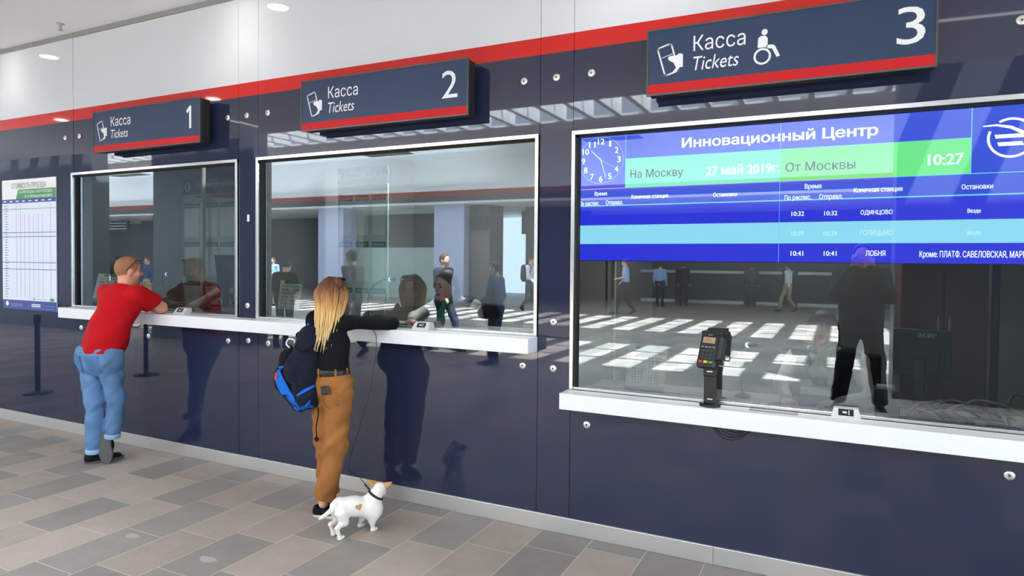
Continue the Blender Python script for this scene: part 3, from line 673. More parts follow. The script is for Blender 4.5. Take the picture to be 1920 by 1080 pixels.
for i in range(4):
    for j in range(3):
        m = MB(); X_, Z_ = -.024+.024*j, -.008-.021*i
        if i == 3: X_ = -.030+.030*j; m.rbox(X_-.0115, X_+.0115, -.0262, -.021, Z_-.007, Z_+.007, .002, 0, Mt); kid(m, 'key', mat(('key_red', 'key_yellow', 'key_green')[j], (srgb(206, 40, 36), srgb(226, 190, 40), srgb(50, 160, 70))[j], .45), r, ('red key', 'yellow key', 'green key')[j])
        else: m.rbox(X_-.0095, X_+.0095, -.0255, -.021, Z_-.0065, Z_+.0065, .002, 0, Mt); kid(m, 'key', kg, r)
for j in range(4):
    m = MB(); X_ = -.033+.022*j; m.rbox(X_-.007, X_+.007, -.0255, -.021, .013, .018, .001, 0, Mt); kid(m, 'function_key', grey_p, r)
m = MB(); m.tube(smooth_path([(bx+.044, by, bz+.235), (bx+.07, by-.008, bz+.232), (bx+.072, by-.01, bz+.262), (bx+.05, by-.004, bz+.268)]), .0035, 6); kid(m, 'cable_clip', grey_p, r)

# cables that droop under the two counters
def cable(name, pts, rad, m_, label, cat='cable'):
    m = MB(); m.tube(smooth_path(pts), rad, 7); o = m.build(name, m_, None, origin=pts[0]); return tag(o, label, cat)
P = lambda px, py, y: tuple(at(px, py, y))
cable('drooping_cable', [P(1337, 800, -.02), P(1349, 817, -.03), P(1368, 825, -.035), P(1388, 822, -.03), P(1408, 808, -.02)], .0032, black_p, 'thin black cable drooping lowest beneath the lower counter')
cable('drooping_cable', [P(1350, 802, -.03), P(1362, 812, -.035), P(1380, 816, -.035), P(1400, 808, -.03)], .0028, black_p, 'shorter black cable hanging just above another beneath the lower counter')
cable('drooping_cable', [P(244, 604, -.06), P(250, 613, -.06), P(258, 614, -.06), P(266, 607, -.06)], .004, black_p, 'black cable looped under the counter beside the man in red')
# ------------------------------------------------------------------ things inside the booths
def mic(base, pts, label):
    r = empty('gooseneck_microphone', base, label, 'microphone', 'gooseneck microphones behind the glass')
    m = MB(); m.lathe([(.05, 0), (.052, .012), (.030, .022)], 20, 0, Matrix.Translation(base)); kid(m, 'base', black_p, r)
    sp = smooth_path(pts, 8); m = MB(); m.tube(sp, .005, 8); kid(m, 'neck', mat('neck_dark', srgb(46, 48, 52), .4), r)
    d = (sp[-1]-sp[-3]).normalized(); e = sp[-1]
    m = MB(); m.tube([e, e+d*.012, e+d*.055, e+d*.075], [.009, .015, .015, .008], 12); kid(m, 'capsule', mat('foam_black', srgb(20, 22, 30), .9), r)
    m = MB(); m.tube([e-d*.006, e+d*.008], [.0145, .0155], 12); kid(m, 'light_ring', emis('blue_led', (.12, .25, 1, 1), 9), r)
B = lambda px, py, y: at(px, py, y)
b = B(285, 575, .40); b.z = 1.2355; b.x += .12
mic(tuple(b), [b+Vector((0, 0, .02)), b+Vector((-.01, 0, .08)), b.lerp(B(313, 514, .24), .45)+Vector((0, 0, .05)), B(305, 516, .27), B(313, 514, .24)], 'gooseneck microphone with a blue light ring in the left booth')
b = B(692, 590, .42); b.z = 1.2355
mic(tuple(b), [b+Vector((0, 0, .02)), B(690, 565, .40), B(697, 540, .36), B(716, 526, .28), B(732, 524, .22)], 'arched gooseneck microphone with a blue light ring in the middle booth')
b = B(1392, 760, .42); b.z = .9055
mic(tuple(b), [b+Vector((0, 0, .02)), b+Vector((-.01, 0, .10)), b.lerp(B(1402, 647, .26), .6)+Vector((-.02, 0, .03)), B(1394, 650, .28), B(1402, 647, .26)], 'gooseneck microphone with a blue light ring in the right booth')
# desks
desk_m = mat('desk_laminate', srgb(150, 148, 144), .5)
for x0, x1, z, n in ((-6.7, -4.5, 1.235, 'left'), (-4.2, -1.8, 1.235, 'middle'), (-1.5, 1.15, .905, 'right')):
    r = empty('booth_desk', ((x0+x1)/2, .4, 0), 'grey cashier desk behind the glass of the %s booth' % n, 'desk')
    m = MB(); m.rbox(x0, x1, .105, .61, z-.03, z, .004); kid(m, 'desk_top', desk_m, r)
    for xx in (x0+.03, x1-.05):
        m = MB(); m.box(xx, xx+.02, .14, .59, 0, z-.03); kid(m, 'side_panel', desk_m, r)
# information boards on the booth walls
ib = mat('board_navy', srgb(52, 64, 92), .5); ibp = mat('board_pale', srgb(168, 190, 182), .6); ibh = mat('board_heading', srgb(40, 110, 92), .5); mag = mat('board_magenta', srgb(150, 30, 78), .5); sheet = mat('pinned_sheet', srgb(206, 216, 212), .7)
def board(pxl, pxr, pt, pbm, y, cols, label):
    A = at(pxl, pt, y); Bq = at(pxr, pt, y); z1 = A.z; z0 = at(pxl, pbm, y).z; x0, x1 = A.x, Bq.x; W = x1-x0
    r = empty('information_board', ((x0+x1)/2, y, z0), label, 'notice board')
    m = MB(); m.box(x0, x1, y, y+.018, z0, z1-.16); kid(m, 'backing', ibp, r)
    m = MB(); m.box(x0, x1, y-.002, y+.018, z1-.16, z1); hd = kid(m, 'header', ib, r)
    m = MB(); m.poly([(x0+W*.06+.048*math.cos(a)+.02, z1-.08+.052*math.sin(a)) for a in np.linspace(0, 2*math.pi, 24)[:-1]], y-.003, 0)
    text_into(m, 'i', x0+W*.06+.010, x0+W*.06+.030, z1-.115, z1-.045, y-.004, 1, .03)
    text_into(m, 'Информация для кассиров', x0+W*.06+.10, x1-.02, z1-.085, z1-.035, y-.003, 0, .004)
    kid(m, 'lettering', [mat('board_white', srgb(206, 214, 222), .5), ib], hd)
    m = MB(); m.poly([(x0+W*.12, z1-.185), (x1, z1-.225), (x1, z1-.165)], y-.0025); kid(m, 'magenta_wedge', mag, r)
    cw = W/cols
    for c in range(cols):
        for q in range(3):
            zt = z1-.26-.42*q
            m = MB(); m.box(x0+cw*c+.02, x0+cw*(c+1)-.02, y-.004, y, zt-.045, zt); s = kid(m, 'heading_plate', ibh, r)
            m = MB(); text_into(m, 'Информация', x0+cw*c+.035, x0+cw*(c+1)-.035, zt-.034, zt-.012, y-.0055, 0, .01); kid(m, 'lettering', sheet, s)
            m = MB(); m.box(x0+cw*c+.025, x0+cw*(c+1)-.025, y-.003, y, zt-.36, zt-.055)
            kid(m, 'pinned_sheet', sheet, r)
board(634, 727, 316, 560, .88, 3, 'pale information board with a dark blue header inside the middle booth')
board(344, 446, 338, 560, 1.0, 3, 'pale information board with a dark blue header inside the left booth')
# upright door posts
post_m = mat('post_cream', srgb(206, 202, 186), .5)
for px, w, y, lab in ((629, .040, 1.05, 'cream upright door post inside the middle booth'), (613, .014, 1.15, 'thin cream upright post left of the wider one in the middle booth'), (378, .030, .9, 'pale upright post inside the left booth'), (1150, .028, .9, 'cream upright post behind the left edge of the departures screen')):
    p = at(px, 450, y); m = MB(); m.box(p.x-w/2, p.x+w/2, y, y+.04, 0, 2.83); o = m.build('door_post', post_m, None, origin=(p.x, y, 0)); tag(o, lab, 'post')
# monitors
def monitor(corner_tl, corner_br, y, yaw, label, brand=False):
    A = at(*corner_tl, y); Bq = at(*corner_br, y); w, h = Bq.x-A.x, A.z-Bq.z; c = Vector(((A.x+Bq.x)/2, y, (A.z+Bq.z)/2))
    r = empty('desktop_monitor', (c.x, y, c.z-h/2-.16), label, 'monitor')
    M = Matrix.Translation(c) @ Matrix.Rotation(R_(yaw), 4, 'Z') @ Matrix.Rotation(R_(8), 4, 'X')
    mm = mat('monitor_black', srgb(24, 27, 38), .45)
    m = MB(); m.rbox(-w/2, w/2, 0, .022, -h/2, h/2, .006, 0, M); m.rbox(-w*.32, w*.32, -.016, .004, -h*.36, h*.30, .008, 0, M); kid(m, 'casing', mm, r)
    m = MB(); m.add([M @ Vector(q) for q in ((w*.47, .0226, -h*.46), (-w*.47, .0226, -h*.46), (-w*.47, .0226, h*.46), (w*.47, .0226, h*.46))], [(0, 1, 2, 3)]); kid(m, 'screen', mat('screen_dark', srgb(60, 70, 90), .2), r)
    m = MB(); m.rbox(c.x-.03, c.x+.03, y-.035, y-.005, c.z-h/2-.15, c.z-h*.1, .004); m.rbox(c.x-.11, c.x+.11, y-.10, y+.09, c.z-h/2-.16, c.z-h/2-.145, .005); kid(m, 'stand', mm, r)
    if brand:
        m = MB(); text_into(m, 'acer', -w*.02, w*.27, h*.345, h*.42, -.0175, 0, .02); m.v = [tuple(M @ Vector((v[0], -.0012, v[2]))) for v in m.v]; kid(m, 'lettering', mat('logo_grey', srgb(176, 182, 190), .4, .3), r)
monitor((1663, 614), (1783, 712), .52, -4, 'large black desktop monitor seen from behind in the right booth', True)
monitor((407, 478), (447, 543), .45, 6, 'dark desktop monitor at the right side of the left booth')
# right booth: brown cabinet, blue post, grey wall panel
r = empty('tall_cabinet', (.65, 1.1, 0), 'tall brown wooden cabinet behind the black monitor in the right booth', 'cabinet')
brown = mat('cabinet_brown', srgb(104, 70, 58), .5, noise=.12, nscale=6, stretch=(8, 8, 1))
xa, xb = at(1688, 600, 1.0).x, at(1852, 600, 1.0).x
m = MB(); m.rbox(xa, xb, 1.0, 1.45, .03, 2.1, .004); kid(m, 'carcass', brown, r)
for i in range(2):
    m = MB(); w = (xb-xa)/2; m.rbox(xa+w*i+.004, xa+w*(i+1)-.004, .982, 1.0, .06, 2.08, .003); d_ = kid(m, 'door', brown, r)
    m = MB(); hx = xa+w-.03 if i == 0 else xa+w+.03; m.tube([(hx, .982, 1.30), (hx, .965, 1.31), (hx, .965, 1.41), (hx, .982, 1.42)], .004, 6); kid(m, 'handle', steel, d_)
m = MB(); p = at(1864, 600, 1.0); m.box(p.x-.012, p.x+.016, .98, 1.02, 0, 2.83); o = m.build('blue_post', mat('post_blue', srgb(30, 36, 66), .5), None, origin=(p.x, 1, 0)); tag(o, 'dark blue upright post right of the brown cabinet', 'post')
m = MB(); m.box(p.x+.03, 1.19, 1.02, 1.06, 0, 2.83); struct(m, 'wall_booth_panel', mat('panel_grey', srgb(148, 146, 140), .8))
# clutter along the sill of the right booth
zS = .906
grey_cord = mat('cord_grey', srgb(178, 178, 176), .5)
rc = random.Random(5)
mb = MB()
for j in range(9):
    a = at(1712+9*j, 760, .30+.02*(j % 3)); pts = []
    for q in range(6): pts.append((a.x-.05+.055*q*(.6+.1*j)+rc.uniform(-.01, .01), a.y+rc.uniform(-.06, .06), zS+.008+.04*math.sin(math.pi*q/5)*(1+.5*(j % 3))+.004*j))
    mb.tube(smooth_path(pts), .004 if j % 2 else .0055, 7, 1 if j % 3 == 1 else 0)
o = mb.build('cord_tangle', [grey_cord, black_p], None, origin=pts[0]); tag(o, 'tangle of grey and black cords on the desk beneath the black monitor', 'cords', None, 'stuff')
a = at(1850, 770, .22)
m = MB(); m.rbox(a.x-.085, a.x+.075, a.y-.03, a.y+.03, zS, zS+.042, .006, 0); r = empty('power_adapter', (a.x, a.y, zS), 'black power adapter lying by the right-hand window sill', 'power adapter'); kid(m, 'casing', black_p, r)
m = MB(); m.rect(a.x-.055, a.x-.005, zS+.014, zS+.030, a.y-.0306); kid(m, 'rating_sticker', white_p, r)
m = MB(); m.tube(smooth_path([(a.x+.07, a.y, zS+.02), (a.x+.10, a.y-.02, zS+.018), (a.x+.14, a.y-.03, zS+.015)]), .005, 6); kid(m, 'lead', black_p, r)
c = [at(1893, 798, .16), at(1889, 770, .18), at(1895, 748, .2), at(1908, 741, .22), at(1925, 744, .24)]
cable('hanging_lead', [tuple(v) for v in c], .0075, black_p, 'thick black lead arching at the right edge behind the glass')
m = MB(); q0, q1 = at(1769, 789, .075), at(1810, 793, .075); m.box(q0.x, q1.x, .070, .098, zS+.001, zS+.0045); o = m.build('white_tag', white_p, None, origin=((q0.x+q1.x)/2, .085, zS)); tag(o, 'narrow white plastic tag lying on the sill of the right window', 'tag')
a = at(1530, 745, .40)
r = empty('document_box', (a.x, .4, zS), 'blue and white document box on the desk before the bending cashier', 'box')
m = MB(); m.rbox(a.x-.085, a.x+.085, .34, .46, zS, zS+.065, .004); kid(m, 'base', mat('box_blue', srgb(96, 112, 170), .5), r)
m = MB(); m.rbox(a.x-.088, a.x+.088, .337, .463, zS+.066, zS+.10, .004); kid(m, 'lid', mat('box_white', srgb(220, 222, 226), .5), r)
a = at(1672, 755, .35); a.x -= .02; r = empty('printer', (a.x, .38, zS), 'dark ticket printer under the left side of the black monitor', 'printer')
m = MB(); m.rbox(a.x-.07, a.x+.05, .22, .37, zS, zS+.15, .006); kid(m, 'body', black_p, r)
m = MB(); m.rbox(a.x-.06, a.x+.03, .23, .33, zS+.1505, zS+.166, .003); kid(m, 'paper_cover', grey_p, r)
# pass tray by the hands of the middle cashier
a = at(742, 600, .16); o = MB(); o.lathe([(.0, 0), (.09, 0), (.11, .014), (.105, .016), (.085, .004), (0, .003)], 28, 0, Matrix.Translation((a.x, .17, 1.2355))); o = o.build('cash_dish', mat('dish_dark', srgb(60, 62, 62), .3)); tag(o, 'round dark cash dish on the desk of the middle booth', 'dish')
# telephone-like desk unit in the left booth
a = at(290, 570, .3); a.x -= .13; r = empty('desk_terminal', (a.x-.15, .34, 1.2355), 'dark cash register behind the elbow of the man in red', 'cash register')
m = MB(); m.rbox(a.x-.28, a.x-.02, .24, .45, 1.2355, 1.30, .01); kid(m, 'body', black_p, r)
m = MB(); M = Matrix.Translation((a.x-.15, .38, 1.345)) @ Matrix.Rotation(R_(-25), 4, 'X'); m.rbox(-.09, .09, -.012, .012, -.06, .06, .006, 0, M); kid(m, 'display', mat('register_grey', srgb(70, 74, 78), .3), r)
# ------------------------------------------------------------------ organic shapes: blended distance fields meshed with surface nets
from mathutils.bvhtree import BVHTree
def npv(v): return np.array([v[0], v[1], v[2]], dtype=np.float32)
class Field:
    def __init__(s): s.p = []; s.cuts = []; s.warp = None
    def cap(s, a, b, ra, rb=None, k=.02, flat=None, clip=None, sub=False):
        s.p.append(('c', npv(a), npv(b), ra, ra if rb is None else rb, k, None if flat is None else (npv(Vector(flat[0]).normalized()), flat[1]), clip, sub)); return s
    def chain(s, pts, rs, k=.02, flat=None):
        for i in range(len(pts)-1): s.cap(pts[i], pts[i+1], rs[i], rs[i+1], k, flat)
        return s
    def ell(s, c, r, axes=None, k=.02, clip=None, sub=False):
        A = np.eye(3, dtype=np.float32) if axes is None else np.array([list(Vector(a).normalized()) for a in axes], dtype=np.float32)
        s.p.append(('e', npv(c), np.array(r, dtype=np.float32), A, 0, k, None, clip, sub)); return s
    def cut(s, point, normal): s.cuts.append((npv(point), npv(Vector(normal).normalized()))); return s
    def mesh(s, h):
        lo = np.full(3, 1e9); hi = np.full(3, -1e9)
        for q in s.p:
            if q[8]: continue
            if q[0] == 'c': r = max(q[3], q[4]); l, u = np.minimum(q[1], q[2])-r, np.maximum(q[1], q[2])+r
            else: r = float(max(q[2])); l, u = q[1]-r, q[1]+r
            lo = np.minimum(lo, l); hi = np.maximum(hi, u)
        lo -= 3*h+.012; hi += 3*h+.012
        n = np.ceil((hi-lo)/h).astype(int)+1
        ax = [(lo[i]+h*np.arange(n[i])).astype(np.float32) for i in range(3)]
        D = np.full(tuple(n), .5, dtype=np.float32)
        for q in s.p:
            k = q[5]; m = k+2.5*h+.01
            if q[0] == 'c': r = max(q[3], q[4]); l, u = np.minimum(q[1], q[2])-r-m, np.maximum(q[1], q[2])+r+m
            else: r = float(max(q[2])); l, u = q[1]-r-m, q[1]+r+m
            i0 = np.clip(np.floor((l-lo)/h).astype(int), 0, n-1); i1 = np.clip(np.ceil((u-lo)/h).astype(int)+1, 1, n)
            sl = tuple(slice(a, b) for a, b in zip(i0, i1))
            X, Y, Z = np.meshgrid(ax[0][sl[0]], ax[1][sl[1]], ax[2][sl[2]], indexing='ij')
            if X.size == 0: continue
            if q[0] == 'c':
                a, b = q[1], q[2]; ab = b-a; L2 = max(float(ab @ ab), 1e-9)
                px, py, pz = X-a[0], Y-a[1], Z-a[2]; t = np.clip((px*ab[0]+py*ab[1]+pz*ab[2])/L2, 0, 1)
                qx, qy, qz = px-t*ab[0], py-t*ab[1], pz-t*ab[2]
                if q[6] is not None:
                    nn, f = q[6]; dn = (qx*nn[0]+qy*nn[1]+qz*nn[2])*(1/f-1); qx = qx+nn[0]*dn; qy = qy+nn[1]*dn; qz = qz+nn[2]*dn
                d = np.sqrt(qx*qx+qy*qy+qz*qz)-(q[3]+(q[4]-q[3])*t)
                if q[6] is not None: d = d*(.5+.5*q[6][1])
            else:
                P = np.stack([X-q[1][0], Y-q[1][1], Z-q[1][2]], -1) @ q[3].T
                k0 = np.sqrt(((P/q[2])**2).sum(-1)); k1 = np.sqrt(((P/(q[2]**2))**2).sum(-1)); d = k0*(k0-1)/np.maximum(k1, 1e-6)
            if q[7]:
                for pt, nr in q[7]:
                    pt = npv(pt); nr = npv(Vector(nr).normalized()); d = np.maximum(d, (X-pt[0])*nr[0]+(Y-pt[1])*nr[1]+(Z-pt[2])*nr[2])
            O = D[sl]
            if q[8]:
                hh = np.maximum(k-np.abs(O+d), 0)/max(k, 1e-6); D[sl] = np.maximum(O, -d)+hh*hh*k*.25
            else:
                hh = np.maximum(k-np.abs(O-d), 0)/max(k, 1e-6); D[sl] = np.minimum(O, d)-hh*hh*k*.25
        if s.warp is not None or s.cuts:
            X, Y, Z = np.meshgrid(*ax, indexing='ij')
            if s.warp is not None: D = D+s.warp(X, Y, Z).astype(np.float32)
            for pt, nr in s.cuts: D = np.maximum(D, (X-pt[0])*nr[0]+(Y-pt[1])*nr[1]+(Z-pt[2])*nr[2])
        return surface_net(D, lo, h)
def surface_net(D, lo, h):
    S = D < 0; nx, ny, nz = (d-1 for d in D.shape)
    acc = np.zeros((nx, ny, nz, 3), dtype=np.float32); cnt = np.zeros((nx, ny, nz), dtype=np.float32)
    def sh(A, o): return A[o[0]:o[0]+nx, o[1]:o[1]+ny, o[2]:o[2]+nz]
    C = [(i, j, k) for i in (0, 1) for j in (0, 1) for k in (0, 1)]
    for a in C:
        for b in C:
            if sum(b)-sum(a) == 1 and all(y >= x for x, y in zip(a, b)):
                da, db = sh(D, a), sh(D, b); m = sh(S, a) != sh(S, b)
                idx = np.nonzero(m)
                if len(idx[0]) == 0: continue
                va, vb = da[idx], db[idx]; t = va/(va-vb)
                for c in range(3): acc[idx[0], idx[1], idx[2], c] += a[c]+(b[c]-a[c])*t
                cnt[idx] += 1
    cells = cnt > 0; ids = np.full((nx, ny, nz), -1, dtype=np.int64); cid = np.nonzero(cells); ids[cid] = np.arange(len(cid[0]))
    V = np.stack(cid, 1)+acc[cid]/cnt[cid][:, None]; V = lo+V*h
    F = []
    for axs in range(3):
        u, v = (axs+1) % 3, (axs+2) % 3
        a = [slice(None)]*3; b = [slice(None)]*3; a[axs] = slice(0, -1); b[axs] = slice(1, None)
        m = S[tuple(a)] != S[tuple(b)]; idx = np.array(np.nonzero(m))
        ok = (idx[u] > 0) & (idx[v] > 0) & (idx[u] < (nx, ny, nz)[u]) & (idx[v] < (nx, ny, nz)[v]); idx = idx[:, ok]
        q = []
        for du, dv in ((-1, -1), (0, -1), (0, 0), (-1, 0)):
            j = idx.copy(); j[u] += du; j[v] += dv; q.append(ids[j[0], j[1], j[2]])
        q = np.stack(q, 1); inside = S[idx[0], idx[1], idx[2]]; q[~inside] = q[~inside][:, ::-1]; F.append(q)
    return V, np.concatenate(F)
def field_obj(F, h, name, mats, parent=None, cut_islands=False, relax=1):
    V, Q = F.mesh(h)
    if relax:
        for _ in range(relax):
            A = np.zeros_like(V); c = np.zeros(len(V))
            for i in range(4):
                np.add.at(A, Q[:, i], V[Q[:, (i+1) % 4]]); np.add.at(c, Q[:, i], 1)
            V = V*.5+.5*A/np.maximum(c, 1)[:, None]
    o0 = Vector(parent_origin(parent)) if parent is not None else Vector((0, 0, 0))
    me = bpy.data.meshes.new(name); V2 = V-np.array(o0)
    me.vertices.add(len(V2)); me.vertices.foreach_set('co', V2.astype(np.float32).ravel())
    me.loops.add(len(Q)*4); me.loops.foreach_set('vertex_index', Q.astype(np.int32).ravel())
    me.polygons.add(len(Q)); me.polygons.foreach_set('loop_start', np.arange(0, len(Q)*4, 4, dtype=np.int32)); me.polygons.foreach_set('use_smooth', np.ones(len(Q), dtype=bool))
    me.update(calc_edges=True); me.validate()
    for m in (mats if isinstance(mats, (list, tuple)) else [mats]): me.materials.append(m)
    o = bpy.data.objects.new(name, me); COL.objects.link(o)
    if parent is not None: o.parent = parent
    return o
def bvh_of(o):
    w = parent_origin(o.parent) if o.parent is not None else Vector((0, 0, 0)); w = w+Vector(o.location)
    return BVHTree.FromPolygons([v.co+w for v in o.data.vertices], [tuple(p.vertices) for p in o.data.polygons])
def drape(bvh, pts, direction, off=.003):
    """Project points along a direction onto a surface, standing off a little."""
    d = Vector(direction).normalized(); out = []
    for p in pts:
        hit = bvh.ray_cast(Vector(p)-d*.4, d, 1.2)
        if hit[0] is None: hit = bvh.find_nearest(Vector(p))
        out.append(hit[0]-d*off)
    return out
def patch(bvh, origin, u, v, outline, direction, off, name, m, parent, cuts=3):
    """A thin cut-out (pocket, marking) that follows the surface; outline in u, v coordinates."""
    origin, u, v = Vector(origin), Vector(u), Vector(v); bm = bmesh.new()
    vs = [bm.verts.new((a, b, 0)) for a, b in outline]; f = bm.faces.new(vs)
    bmesh.ops.triangulate(bm, faces=[f]); bmesh.ops.subdivide_edges(bm, edges=bm.edges[:], cuts=cuts, use_grid_fill=True)
    bm.verts.index_update(); P = drape(bvh, [origin+u*w.co.x+v*w.co.y for w in bm.verts], direction, off)
    mb = MB(); mb.add(P, [tuple(x.index for x in fc.verts) for fc in bm.faces], 0, True); bm.free()
    o = kid(mb, name, m, parent)
    return o

# ------------------------------------------------------------------ materials for people
skin = mat('skin_fair', srgb(222, 172, 148), .5, noise=.06, nscale=30); skin_r = mat('skin_ruddy', srgb(214, 150, 124), .5, noise=.08, nscale=30); skin_d = mat('skin_tan', srgb(176, 128, 104), .5)
eye_m = mat('eye_dark', srgb(40, 32, 30), .3); lip_m = mat('lips', srgb(176, 92, 86), .45); brow_m = mat('brow', srgb(70, 50, 40), .8)
def cloth(name, col, n=.10, sc=18, bump=.25, bs=420, rough=.85): return mat(name, col, rough, ior=1.3, noise=n, nscale=sc, bump=bump, bscale=bs)
def folds(amp, fr, seed=0):
    rr_ = random.Random(seed); W = [(rr_.uniform(-1, 1), rr_.uniform(-1, 1), rr_.uniform(.3, 1), rr_.uniform(0, 6)) for _ in range(4)]
    def w(X, Y, Z):
        o = 0
        for a, b, c, p in W: o = o+np.sin(fr*(a*X+b*Y+c*Z)+p+1.3*np.sin(fr*.6*(b*X-a*Z)+p))
        return o*amp/4
    return w

def head_parts(F, c, f, u, s=1.0, neck=None, nr=.055, face=True):
    f = Vector(f).normalized(); u = Vector(u).normalized(); r = f.cross(u).normalized(); u = r.cross(f); c = Vector(c); ax = (r, f, u)
    F.ell(c+u*.018*s-f*.010*s, (.077*s, .096*s, .095*s), ax, .02)
    F.ell(c+f*.022*s-u*.040*s, (.060*s, .070*s, .074*s), ax, .03)
    if face:
        F.cap(c+f*.090*s+u*.012*s, c+f*.106*s-u*.020*s, .008*s, .013*s, .014)
        F.ell(c+f*.062*s-u*.092*s, (.026*s, .024*s, .022*s), ax, .025)
        for q in (-1, 1):
            F.ell(c+f*.083*s+r*q*.034*s+u*.004*s, (.017*s, .012*s, .010*s), ax, .012, sub=True)
            F.ell(c+f*.060*s+r*q*.046*s-u*.024*s, (.022*s, .022*s, .020*s), ax, .02)
    for q in (-1, 1): F.ell(c+r*q*.079*s-u*.014*s-f*.010*s, (.011*s, .021*s, .033*s), ax, .010)
    if neck is not None: F.cap(neck, c-u*.055*s-f*.018*s, nr*s*1.12, nr*s*.98, .035)
    return r, f, u
def face_parts(parent, c, r, f, u, s, h, lips=True):
    c = Vector(c); ax = (r, f, u)
    for q in (-1, 1):
        F = Field(); F.ell(c+f*.079*s+r*q*.033*s+u*.004*s, (.012*s, .006*s, .006*s), ax, .001); field_obj(F, h*.4, 'eye', eye_m, parent, relax=0)
        F = Field(); F.cap(c+f*.088*s+r*q*.018*s+u*.024*s, c+f*.078*s+r*q*.050*s+u*.026*s, .0045*s, .003*s, .001); field_obj(F, h*.4, 'eyebrow', brow_m, parent, relax=0)
    F = Field(); F.ell(c+f*.089*s-u*.058*s, (.024*s, .008*s, .0085*s), ax, .001); field_obj(F, h*.4, 'mouth', lip_m, parent, relax=0)
def hand_parts(F, w, d, n, s=1.0, curl=.35, side=1):
    """Palm, four fingers and a thumb from the wrist w along d; n is the back-of-hand normal."""
    d = Vector(d).normalized(); n = (Vector(n)-d*Vector(n).dot(d)).normalized(); t = d.cross(n)*side; w = Vector(w)
    F.cap(w+d*.015*s, w+d*.078*s, .030*s, .036*s, .015, (n, .48))
    for i, (o, L) in enumerate(((-.027, .066), (-.009, .078), (.010, .074), (.027, .060))):
        b = w+d*.080*s+t*o*s; m1 = b+(d*math.cos(curl*.4)-n*math.sin(curl*.4))*L*.5*s+t*o*.12*s; m2 = m1+(d*math.cos(curl*1.3)-n*math.sin(curl*1.3))*L*.5*s
        F.cap(b-d*.02*s, m1, .0092*s, .0086*s, .006); F.cap(m1, m2, .0086*s, .0072*s, .005)
    b = w+d*.028*s-t*.026*s; m1 = b+(d*.75-t*.65-n*.15).normalized()*.040*s; m2 = m1+(d*.95-t*.25-n*.2).normalized()*.032*s
    F.cap(b, m1, .0125*s, .0105*s, .010); F.cap(m1, m2, .0102*s, .0085*s, .005)

def shoe(parent, heel, toe_dir, up, L, upper_m, sole_m, h, sole_t=.022, low=False):
    fx = Vector(toe_dir).normalized(); uz = Vector(up); uz = (uz-fx*uz.dot(fx)).normalized(); ry = uz.cross(fx); o = Vector(heel)
    P = lambda x, y, z: o+fx*x*L+ry*y*L+uz*z*L
    w = .155*L
    F = Field()
    F.cap(P(.14, 0, .13), P(.45, 0, .15), w*.92, w*.94, .03); F.cap(P(.45, 0, .14), P(.82, .01, .10), w*.98, w*.92, .04, (uz, .62))
    if not low: F.cap(P(.14, 0, .18), P(.15, 0, .38), w*.95, w*.92, .03)
    else: F.cap(P(.13, 0, .14), P(.12, 0, .22), w*.86, w*.80, .02)
    F.cut(P(0, 0, sole_t/L*.8), -uz)
    if low: F.ell(P(.34, 0, .33), (.25*L, .105*L, .14*L), (fx, ry, uz), .01, sub=True)
    a = field_obj(F, h, 'shoe', upper_m, parent)
    mb = MB(); out = []
    for i in range(28):
        t = 2*math.pi*i/28; x = .5+.515*math.cos(t); wd = (.165 if x > .5 else .150)*(1-.10*math.cos(2*t)); wd = wd*(1-.18*math.exp(-((x-.42)/.13)**2)); out.append((x, wd*math.sin(t)*1.08+.008*math.sin(math.pi*x)))
    n = len(out); vs = [P(x, y, 0) for x, y in out]+[P(.5+(x-.5)*1.01, y*1.02, sole_t/L) for x, y in out]
    mb.add(vs, [tuple(reversed(range(n))), tuple(range(n, 2*n))]+[(i, (i+1) % n, (i+1) % n+n, i+n) for i in range(n)]); kid(mb, 'sole', sole_m, a)
    return a

